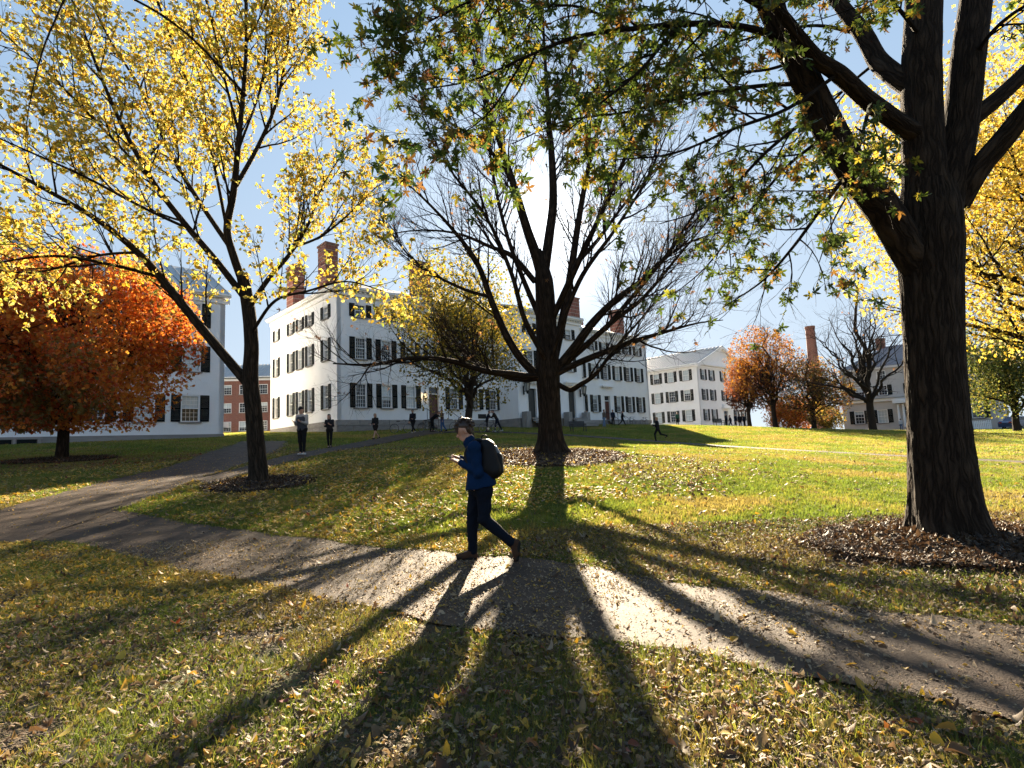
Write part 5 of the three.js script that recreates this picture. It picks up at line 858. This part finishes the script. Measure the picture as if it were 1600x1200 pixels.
function buildPerson(g, J, o, cell) {
  const s = (o.h ?? 1.75) / 1.75, slim = o.slim ?? 1, r = (v) => v * s * slim, hb = headBones(J, s), Z = (p, z) => p.clone().add(V(0, 0, z * s));
  const torso = (k) => [[Z(J.chest, -0.085), Z(J.waist, -0.065), r(0.108 * k), r(0.098 * k)], [J.chest, J.waist, r(0.118 * k), r(0.108 * k)], [Z(J.chest, 0.085), Z(J.waist, 0.065), r(0.108 * k), r(0.098 * k)], [Z(J.waist, -0.06), Z(J.pelvis, -0.07), r(0.098 * k), r(0.11 * k)], [Z(J.waist, 0.06), Z(J.pelvis, 0.07), r(0.098 * k), r(0.11 * k)], [J.arms[0][0].clone().lerp(J.chest, 0.12), J.arms[1][0].clone().lerp(J.chest, 0.12), r(0.064 * k), r(0.064 * k)], [J.neck.clone().lerp(J.chest, 0.25), J.chest, r(0.085 * k), r(0.115 * k)]];
  const legB = (k, end = 1) => J.legs.flatMap(([h, kn, an]) => end === 1 ? [[h, kn, r(0.088 * k), r(0.062 * k)], [kn, an, r(0.06 * k), r(0.045 * k)]] : [[h, h.clone().lerp(kn, end), r(0.1 * k), r(0.092 * k)]]);
  const armB = (k, wr = 1) => J.arms.flatMap(([sh, el, w]) => [[sh, el, r(0.062 * k), r(0.05 * k)], [el, el.clone().lerp(w, wr), r(0.05 * k), r(0.036 * k)]]);
  const hands = J.arms.flatMap(([, , w, h], i) => { const d = h.clone().sub(w).normalize(), side = V(0, 0, i ? -1 : 1), n = d.clone().cross(side).normalize(); return fingers(w, d, n, o.handSide ? V(...o.handSide[i]) : side, o.curl ?? [0.35, 0.5, 0.4], 0.009).map(([a, b, x, y]) => [a, b, x * s, y * s]); });
  const under = [...torso(0.86), ...legB(0.82), ...armB(0.75), [J.neck, J.chest, r(0.058), r(0.08)], ...J.legs.map(([, , an, toe]) => [an, toe, 0.035 * s, 0.025 * s])];
  const parts = [shape(under, 0.03 * s, cell * 1.3), shape(hb.bones, 0.022 * s, Math.min(cell, 0.3 * cell + 0.004))];
  J.arms.forEach((_, i) => parts.push(shape(hands.slice(i * hands.length / 2, (i + 1) * hands.length / 2), 0.006, Math.max(0.0035, cell * 0.28))));
  part('body', mergeGeometries(parts), o.skin ?? SKIN, g);
  part('top', shape([...torso(1.06), ...armB(1.12, o.sleeve ?? 0.95), [J.neck, J.neck.clone().lerp(J.chest, 0.3), r(0.075), r(0.09)]], 0.035 * s, cell), o.top, g);
  if (o.vest) part('vest', shape([...torso(1.17).slice(0, 5)], 0.03 * s, cell), o.vest, g);
  part(o.bare ? 'shorts' : 'trousers', shape([[J.legs[0][0], J.legs[1][0], r(0.118), r(0.118)], [J.pelvis, J.legs[0][0], r(0.112), r(0.1)], ...legB(1.12, o.bare ?? 1)], 0.03 * s, cell), o.pants, g);
  J.legs.forEach(([, , an, toe, heel]) => part('shoe', shape([[heel, toe, 0.04 * s, 0.033 * s], [an, heel, 0.046 * s, 0.04 * s]], 0.03, cell * 0.7), o.shoes ?? cloth(0.02, 0.02, 0.02), g));
  const q = hb.q, hair = [[q(-0.03, 0.055), q(0.03, 0.085), 0.088 * s, 0.06 * s], [q(-0.05, 0.02), q(-0.055, -0.04), 0.07 * s, 0.05 * s]];
  if (o.long) hair.push([q(-0.06, -0.02), q(-0.07, -0.22), 0.075 * s, 0.05 * s], [q(-0.02, 0.0, 0.06), q(-0.02, -0.17, 0.075), 0.035 * s, 0.025 * s], [q(-0.02, 0.0, -0.06), q(-0.02, -0.17, -0.075), 0.035 * s, 0.025 * s]);
  if (o.hat) part('hat', shape([[q(-0.03, 0.07), q(0.02, 0.085), 0.09 * s, 0.08 * s], [q(0.03, 0.06), q(0.13, 0.05), 0.05 * s, 0.03 * s]], 0.02, cell * 0.8), o.hat, g);
  part('hair', shape(hair, 0.02, cell * 0.7), o.hair ?? HAIR.dark, g);
  for (const z of [-0.03, 0.03]) part('eye', new THREE.SphereGeometry(0.011 * s, 8, 6).translate(q(0.082, 0.012, z).x, q(0.082, 0.012, z).y, q(0.082, 0.012, z).z), HAIR.dark, g);
}
const black = cloth(0.012, 0.012, 0.014), navy = cloth(0.012, 0.016, 0.03), WALK = { stride: [0.42, -0.34], knee: [0.05, 0.5], arms: [[-0.3, 0.25], [0.35, 0.35]] }, PHONE = { arms: [[0.15, 1.7, 0.35], [0.15, 1.7, 0.35]], nod: 0.6 };
function passer(label, px, depth, turn, o, group) {
  const g = thing('person', label, 'person', standing(px, depth), turn, group); if (onPath(g.position.x, g.position.z)) g.position.y += 0.045;
  buildPerson(g, poseJoints(o), o, depth < 30 ? 0.022 : depth < 50 ? 0.03 : 0.036); return g;
}
passer('person in pale sleeves and dark vest looking down at a phone', 472, 21, -1.75, { h: 1.8, ...PHONE, top: cloth(0.34, 0.33, 0.33), vest: cloth(0.05, 0.055, 0.07), pants: black, shoes: cloth(0.5, 0.5, 0.5), hat: black });
passer('long haired person in black walking down the narrow path', 515, 27.7, -1.6, { h: 1.68, ...PHONE, slim: 0.9, top: cloth(0.02, 0.02, 0.024), sleeve: 0.6, pants: black, long: true, stride: [0.1, -0.05], knee: [0, 0.15] });
passer('fair haired person in dark jacket and shorts on the path', 587, 34.8, -2.0, { h: 1.68, ...WALK, arms: [[0.1, 1.2, 0.3], [0.1, 1.2, 0.3]], top: cloth(0.015, 0.016, 0.018), pants: cloth(0.02, 0.015, 0.014), bare: 0.6, hair: HAIR.blond, long: true });
passer('person in a long dark coat walking past the parked bicycles', 646, 40, -1.9, { h: 1.76, ...WALK, arms: [[0.15, 1.2, 0.3], [0.1, 0.4]], top: cloth(0.015, 0.015, 0.022), pants: black, shoes: cloth(0.3, 0.3, 0.3) });
passer('person in black bending over a bicycle by the steps', 676, 42, -0.3, { h: 1.78, lean: 0.9, arms: [[1.0, 0.4], [0.9, 0.5]], top: black, pants: black });
passer('person in brown jacket and blue jeans by the steps', 692, 43, 2.8, { h: 1.74, ...WALK, stride: [0.1, -0.1], top: cloth(0.08, 0.05, 0.035), pants: cloth(0.05, 0.1, 0.22) });
passer('person in dark blue holding a bicycle left of the central tree', 762, 44, 0.2, { h: 1.66, lean: 0.3, arms: [[0.8, 0.4], [0.7, 0.4]], top: navy, pants: black });
passer('person in dark jacket leaning toward the bicycle', 778, 44, 3.0, { h: 1.84, lean: 0.45, arms: [[0.7, 0.5], [0.8, 0.5]], stride: [0.25, -0.35], top: cloth(0.03, 0.024, 0.022), pants: navy, shoes: cloth(0.5, 0.5, 0.5) });
passer('person in black passing the stone steps right of the trunk', 920, 61, 3.3, { ...WALK, top: black, pants: black });
passer('person in tan jacket and pale jeans near the brown door', 946, 56, 0.4, { h: 1.8, stride: [0.2, -0.2], top: cloth(0.12, 0.09, 0.07), pants: cloth(0.12, 0.18, 0.28) });
passer('person in dark clothes standing at the brown door', 960, 60, -1.2, { top: navy, pants: black });
passer('person in black striding away from the brown door', 975, 61, 0, { ...WALK, h: 1.7, top: black, pants: black });
passer('fair haired person in black jogging on the thin far path', 1029, 39, 2.6, { ...WALK, h: 1.72, stride: [0.5, -0.4], knee: [0.6, 0.9], arms: [[0.2, 1.6, 0.3], [-0.1, 1.5, 0.3]], top: black, pants: black, hair: HAIR.blond });
passer('person in green jacket before the gabled hall', 1061, 72, -1.5, { top: cloth(0.03, 0.09, 0.06), pants: black });
[[1137, 70, 0.2, 'leftmost of the dark group outside the gabled hall'], [1144, 73, 3.0, 'second from left of the dark group outside the gabled hall'], [1152, 72, -1.0, 'middle person of the dark group outside the gabled hall'], [1159, 71, 1.2, 'second from right of the dark group outside the gabled hall'], [1166, 73, 2.4, 'rightmost of the dark group outside the gabled hall']].forEach(([x, d, a, l], i) => passer(l, x, d, a, { h: 1.68 + 0.04 * i, top: i % 2 ? black : navy, pants: black, ...(i % 2 ? WALK : {}) }, 'group outside the gabled hall'));
passer('small person in white by the pale house porch', 1411, 78, 1.0, { ...WALK, top: cloth(0.45, 0.45, 0.45), pants: cloth(0.1, 0.14, 0.2) });

// the walker in the foreground
(function walker() {
  const d = 6.9, b = at(750, 881, d), base = V(b.x, H(b.x, b.z) + 0.022, b.z), g = thing('person', 'person in blue jacket and jeans striding along the foreground path', 'person', base, Math.PI);
  const P = (px, py, z = 0) => { const p = at(px, py, d); return V(-(p.x - base.x), p.y - b.y, z); };   // local: forward is to the left of the picture, +z is his far side
  const J = { pelvis: P(751, 763), waist: P(748, 744), chest: P(742, 716), neck: P(734, 697), head: P(726, 678), face: V(0.92, -0.38, 0).normalize() };
  J.legs = [[P(757, 770, -0.09), P(758, 815, -0.1), P(799, 850, -0.1), P(806, 876, -0.1), P(808, 851, -0.1)], [P(744, 770, 0.09), P(737, 824, 0.09), P(738, 868, 0.09), P(715, 876.5, 0.1), P(741, 876, 0.09)]];
  J.arms = [[P(743, 704, -0.18), P(749, 743, -0.21), P(722, 727, -0.1), P(711, 724, -0.07)], [P(739, 704, 0.18), P(740, 743, 0.21), P(720, 722, 0.1), P(710, 719, 0.07)]];
  const blue = std(lin(0.0025, 0.017, 0.055), 0.9, { specularIntensity: 0.25, bumpMap: texture(128, (u, v) => fbm(u * 8, v * 8, 3, 8), false, 1, 1), bumpScale: 0.01 });
  const jean = cloth(0.004, 0.007, 0.014), s = 1, r = (v) => v, hb = headBones(J, 1), Z = (p, z) => p.clone().add(V(0, 0, z));
  // wrinkled cloth: the distance field is disturbed by folds
  const folds = (fn, amp, f) => (x, y, z) => fn(x, y, z) + amp * (n3(x * f + 3, y * f * 1.6 + x * 9, z * f) - 0.5) * 2;
  const h0 = P(726, 771), h1 = P(776, 762), cutHem = (fn) => (x, y, z) => Math.max(fn(x, y, z), (h0.y + (h1.y - h0.y) * ((x - h0.x) / (h1.x - h0.x)) + 0.006 * Math.sin(z * 40 + x * 25) - y) * 0.95);
  const torso = [[Z(J.chest, -0.09), Z(J.waist, -0.07), 0.118, 0.112], [J.chest, J.waist, 0.128, 0.122], [Z(J.chest, 0.09), Z(J.waist, 0.07), 0.118, 0.112], [Z(J.waist, -0.07), Z(J.pelvis, -0.075), 0.114, 0.128], [Z(J.waist, 0.07), Z(J.pelvis, 0.075), 0.114, 0.128], [J.arms[0][0], J.arms[1][0], 0.078, 0.078], [J.neck, P(735, 695), 0.08, 0.066], [P(747, 752, -0.085), P(746, 772, -0.09), 0.122, 0.128], [P(747, 752, 0.085), P(746, 772, 0.09), 0.122, 0.128], [P(757, 750, -0.085), P(760, 770, -0.09), 0.122, 0.13], [P(757, 750, 0.085), P(760, 770, 0.09), 0.122, 0.13], [P(752, 702), P(755, 735), 0.1, 0.1]];
  const arms = J.arms.flatMap(([sh, el, w]) => [[sh, el, 0.066, 0.053], [el, w, 0.053, 0.042]]), hands = J.arms.map(([, , w, h], i) => fingers(w.clone().lerp(h, 0.1), h.clone().sub(w).normalize(), V(0, 1, 0), V(0, 0.35, i ? -1 : 1).normalize(), [0.5, 0.7, 0.5], 0.009));
  const under = [...torso.slice(0, 7).map(([a, c, x, y]) => [a, c, x * 0.78, y * 0.78]), ...arms.map(([a, c, x, y]) => [a, c, x * 0.65, y * 0.65]), ...J.legs.flatMap(([h, k, a, t]) => [[h, k, 0.07, 0.05], [k, a, 0.05, 0.036], [a, t, 0.033, 0.024]])];
  part('body', mergeGeometries([shape(under, 0.03, 0.02), shape(hb.bones, 0.02, 0.005), ...hands.map((h) => shape(h, 0.006, 0.0035))]), SKIN, g);
  part('jacket', shape([...torso, ...arms], 0.03, 0.011, cutHem(folds(sdf([...torso, ...arms], 0.03), 0.017, 9))), blue, g);
  const collar = [[P(736, 699), P(734, 692), 0.085, 0.07]]; part('collar', shape(collar, 0.01, 0.01), blue, g);
  const lg = [[J.legs[0][0], J.legs[1][0], 0.108, 0.108], [J.pelvis, J.legs[0][0], 0.09, 0.105], [J.pelvis, J.legs[1][0], 0.09, 0.105], ...J.legs.flatMap(([h, k, a]) => [[h, k, 0.1, 0.075], [k, a, 0.072, 0.058]])];
  part('jeans', shape(lg, 0.03, 0.011, folds(sdf(lg, 0.03), 0.014, 9)), jean, g);
  const shoe = cloth(0.05, 0.028, 0.018), sole = cloth(0.02, 0.018, 0.016);
  J.legs.forEach(([, , an, toe, heel]) => { const ballP = heel.clone().lerp(toe, 0.65); const u = part('shoe', shape([[heel, ballP, 0.038, 0.04], [ballP, toe, 0.04, 0.03], [an, heel, 0.045, 0.036], [an, ballP, 0.042, 0.034]], 0.025, 0.008), shoe, g); const n = V(0, -1, 0); const ax = toe.clone().sub(heel).normalize(); n.addScaledVector(ax, -n.dot(ax)).normalize(); const dn = n.multiplyScalar(0.016); part('sole', shape([[heel.clone().add(dn).add(V(0, 0, -0.014)), toe.clone().add(dn).add(V(0, 0, -0.014)), 0.027, 0.022], [heel.clone().add(dn).add(V(0, 0, 0.014)), toe.clone().add(dn).add(V(0, 0, 0.014)), 0.027, 0.022]], 0.02, 0.008), sole, u); });
  // wavy tousled hair
  const q = hb.q, R = rng(9), hair = [[q(-0.035, 0.06), q(0.012, 0.082), 0.086, 0.064], [q(-0.065, 0.035), q(-0.075, -0.02), 0.068, 0.045], [q(-0.1, 0.06), q(-0.12, 0.045), 0.045, 0.04], ...[-1, 1].flatMap((s) => [[q(-0.045, 0.045, s * 0.05), q(0.015, 0.07, s * 0.045), 0.05, 0.038], [q(-0.05, 0.0, s * 0.05), q(-0.06, -0.045, s * 0.04), 0.042, 0.03]])];
  for (let k = 0; k < 90; k++) { const a = R() * Math.PI * 1.2 - 0.2, z = (R() - 0.5) * 0.17, c = q(Math.cos(a) * 0.1 - 0.02, 0.05 + Math.sin(a) * 0.095, z); hair.push([c, c.clone().add(unit(R).multiplyScalar(0.045)), 0.016, 0.005]); }
  for (let k = 0; k < 7; k++) { const c = q(0.05 + R() * 0.02, 0.085 + R() * 0.03, (R() - 0.5) * 0.12); hair.push([c, c.clone().add(V(0.03, 0.012 - R() * 0.03, (R() - 0.5) * 0.03)), 0.014, 0.005]); }
  part('hair', shape(hair, 0.01, 0.0055), HAIR.brown, g);
  for (const z of [-0.03, 0.03]) { const e = q(0.083, 0.012, z); part('eye', new THREE.SphereGeometry(0.011, 10, 8).translate(e.x, e.y, e.z), HAIR.dark, g); }
  // backpack
  const bp = thing('backpack', 'bulky black backpack worn by the person in blue', 'backpack', base, Math.PI), bag = [];
  for (const z of [-0.1, -0.035, 0.035, 0.1]) { bag.push([P(763, 703, z), P(771, 738, z), 0.085, 0.115], [P(760, 700, z * 0.9), P(760, 738, z), 0.07, 0.09]); }
  const nylon = std(lin(0.006, 0.0065, 0.008), 0.6, { specularIntensity: 0.4 }); part('main_pack', shape(bag, 0.03, 0.011, folds(sdf(bag, 0.03), 0.008, 9)), nylon, bp);
  const pocket = []; for (const z of [-0.085, -0.03, 0.03, 0.085]) pocket.push([P(779, 718, z), P(780, 740, z), 0.05, 0.06]);
  part('front_pocket', shape(pocket, 0.02, 0.01), nylon, bp);
  part('pocket_flap', shape([-0.08, -0.025, 0.025, 0.08].map((z) => [P(774, 704, z), P(783, 722, z), 0.024, 0.03]), 0.02, 0.009), std(lin(0.09, 0.11, 0.13), 0.35), bp);
  part('haul_loop', new THREE.TorusGeometry(0.035, 0.009, 8, 16).translate(P(757, 689).x, P(757, 689).y, 0), nylon, bp);
  for (const z of [-0.12, 0.12]) { const c = new THREE.CatmullRomCurve3([P(760, 698, z * 0.8), P(748, 692, z * 0.95), P(735, 702, z * 1.1), P(729, 716, z * 1.15), P(737, 735, z * 1.4), P(756, 742, z * 1.3)]); part('shoulder_strap', new THREE.TubeGeometry(c, 30, 0.022, 8), nylon, bp); }
  const ph = thing('phone', 'dark phone held in front by the person in blue', 'phone', base, Math.PI), pc = P(708, 721);
  const m = part('phone_case', new RoundedBoxGeometry(0.15, 0.012, 0.074, 3, 0.005), black, ph); m.position.set(pc.x, pc.y, 0.0); m.rotation.z = 0.35;
  const sc = part('phone_screen', new THREE.BoxGeometry(0.135, 0.002, 0.066), M.glass, m); sc.position.y = 0.0075;
})();

// ---------- bicycles, benches, car ----------
(function smallThings() {
  const tyreM = cloth(0.015, 0.015, 0.015), metal = std(lin(0.4, 0.4, 0.42), 0.35, { metalness: 0.8 });
  function bicycle(label, px, depth, turn, color, lean = 0.12) {
    const g = thing('bicycle', label, 'bicycle', standing(px, depth), turn, 'bicycles parked along the middle hall'), fm = std(color, 0.4, { metalness: 0.3 });
    g.rotation.order = 'YXZ'; g.rotation.x = lean;
    for (const x of [-0.52, 0.52]) {
      const w = new THREE.Group(); w.name = 'wheel'; w.position.set(x, 0.345, 0); g.add(w);
      part('tyre', cached('tyre', () => new THREE.TorusGeometry(0.325, 0.02, 6, 28)), tyreM, w); part('rim', cached('rim', () => new THREE.TorusGeometry(0.3, 0.011, 5, 28)), metal, w);
      part('spokes', cached('spoke', () => merge(Array.from({ length: 14 }, (_, k) => { const a = (k / 14) * 6.283; return bar(V(0, 0, 0), V(Math.cos(a) * 0.3, Math.sin(a) * 0.3, 0), 0.0025, 3); }))), metal, w); part('hub', cached('hub', () => new THREE.CylinderGeometry(0.025, 0.025, 0.09, 8).rotateX(Math.PI / 2)), metal, w);
    }
    const bb = V(-0.08, 0.3, 0), st = V(-0.22, 0.82, 0), hd = V(0.36, 0.8, 0), hl = V(0.4, 0.66, 0), ra = V(-0.52, 0.345, 0), fa = V(0.52, 0.345, 0);
    part('frame', merge([bar(bb, st, 0.017), bar(V(-0.2, 0.75, 0), hd, 0.017), bar(bb, hl, 0.02), bar(hd, hl, 0.022), bar(bb, ra, 0.012), bar(V(-0.2, 0.75, 0), ra, 0.01)]), fm, g);
    part('fork', merge([bar(hl, fa, 0.015)]), fm, g); part('saddle', new RoundedBoxGeometry(0.26, 0.06, 0.14, 2, 0.025).translate(-0.24, 0.88, 0), tyreM, g);
    part('handlebar', merge([bar(hd, V(0.34, 0.95, 0), 0.014), bar(V(0.34, 0.95, -0.27), V(0.34, 0.95, 0.27), 0.012), bar(V(0.34, 0.95, -0.27), V(0.22, 0.95, -0.3), 0.014), bar(V(0.34, 0.95, 0.27), V(0.22, 0.95, 0.3), 0.014)]), tyreM, g);
    part('crank', merge([new THREE.CylinderGeometry(0.09, 0.09, 0.01, 16).rotateX(Math.PI / 2).translate(-0.08, 0.3, 0.04), bar(bb, V(0.02, 0.16, 0.06), 0.01), bar(bb, V(-0.18, 0.44, -0.06), 0.01)]), metal, g);
  }
  bicycle('silver bicycle parked left of the person in the long coat', 627, 41, 0.5, lin(0.25, 0.25, 0.27));
  bicycle('black bicycle half hidden beside the steps of the dark red door', 668, 43, 0.7, lin(0.02, 0.02, 0.02), 0.15);
  bicycle('dark bicycle held by the two people left of the central tree', 765, 43.5, 0.3, lin(0.03, 0.03, 0.05), 0.03);
  bicycle('bicycle leaning under the first window right of the brown door', 988, 66, 0.75, lin(0.04, 0.04, 0.04));
  bicycle('bicycle parked at the right end of the middle hall', 1008, 69, 0.75, lin(0.06, 0.02, 0.02));
  bicycle('dark bicycle propped at the handrail right of the red door', 716, 45.5, 0.7, lin(0.03, 0.03, 0.03), 0.18);
  const wood = std(lin(0.014, 0.014, 0.015), 0.6);
  function bench(label, px, depth, turn) {
    const g = thing('bench', label, 'bench', standing(px, depth), turn, 'dark benches on the lawn');
    for (let k = 0; k < 5; k++) part('seat_slat', cached('slat', () => new RoundedBoxGeometry(1.5, 0.035, 0.085, 1, 0.01)), wood, g).position.set(0, 0.45, -0.2 + k * 0.1);
    for (let k = 0; k < 5; k++) { const m = part('back_slat', cached('slat', () => 0), wood, g); m.position.set(0, 0.54 + k * 0.095, -0.27 - k * 0.02); m.rotation.x = Math.PI / 2 - 0.2; }
    for (const x of [-0.62, 0.62]) { for (const z of [-0.22, 0.2]) part('leg', cached('bleg', () => bx(0.06, 0.44, 0.06, 0, 0.215, 0)), wood, g).position.set(x, 0, z); part('armrest', cached('barm', () => merge([bx(0.06, 0.05, 0.5, 0, 0.68, 0), bx(0.05, 0.22, 0.05, 0, 0.55, 0.2)])), wood, g).position.set(x, 0, 0); }
  }
  bench('dark wooden bench on the lawn right of the central trunk', 905, 47, 0.35); bench('dark bench left of the group outside the gabled hall', 1126, 67, 0.4);
  // parked car at the right edge
  const paint = new THREE.MeshPhysicalMaterial({ color: lin(0.03, 0.06, 0.13), roughness: 0.35, clearcoat: 1, clearcoatRoughness: 0.05, side: THREE.DoubleSide }), p = standing(1596, 68), car = thing('parked_car', 'dark blue parked car at the right edge under the green tree', 'car', p, 0.25);
  const prof = new THREE.Shape(); [[-2.1, 0.3], [-2.15, 0.75], [-1.9, 0.95], [-1.3, 1.02], [-0.75, 1.42], [0.6, 1.45], [1.25, 1.0], [1.95, 0.86], [2.15, 0.7], [2.15, 0.3]].forEach(([x, y], i) => i ? prof.lineTo(x, y) : prof.moveTo(x, y));
  part('body', new THREE.ExtrudeGeometry(prof, { depth: 1.6, bevelEnabled: true, bevelSize: 0.06, bevelThickness: 0.08, bevelSegments: 3 }).translate(0, 0, -0.8), paint, car);
  for (const s of [-1, 1]) { const w = new THREE.Shape(); [[-1.1, 1.05], [-0.68, 1.36], [0.52, 1.38], [0.98, 1.03]].forEach(([x, y], i) => i ? w.lineTo(x, y) : w.moveTo(x, y)); part('side_window', new THREE.ShapeGeometry(w).translate(0, 0, s * 0.892), M.glass, car); for (const x of [-1.3, 1.35]) { const q = part('wheel', cached('cw', () => new THREE.TorusGeometry(0.23, 0.1, 10, 20)), tyreM, car); q.position.set(x, 0.32, s * 0.82); part('wheel_disc', cached('cd', () => new THREE.CylinderGeometry(0.2, 0.2, 0.1, 16).rotateX(Math.PI / 2)), metal, q); } }
  for (const z of [-0.55, 0.55]) { part('headlight', new THREE.SphereGeometry(0.13, 10, 8).scale(0.6, 0.7, 1.3).translate(2.16, 0.72, z), metal, car); part('tail_light', bx(0.06, 0.18, 0.3, -2.2, 0.8, z), std(lin(0.3, 0.02, 0.02), 0.3), car); }
})();

renderer.render(scene, camera);
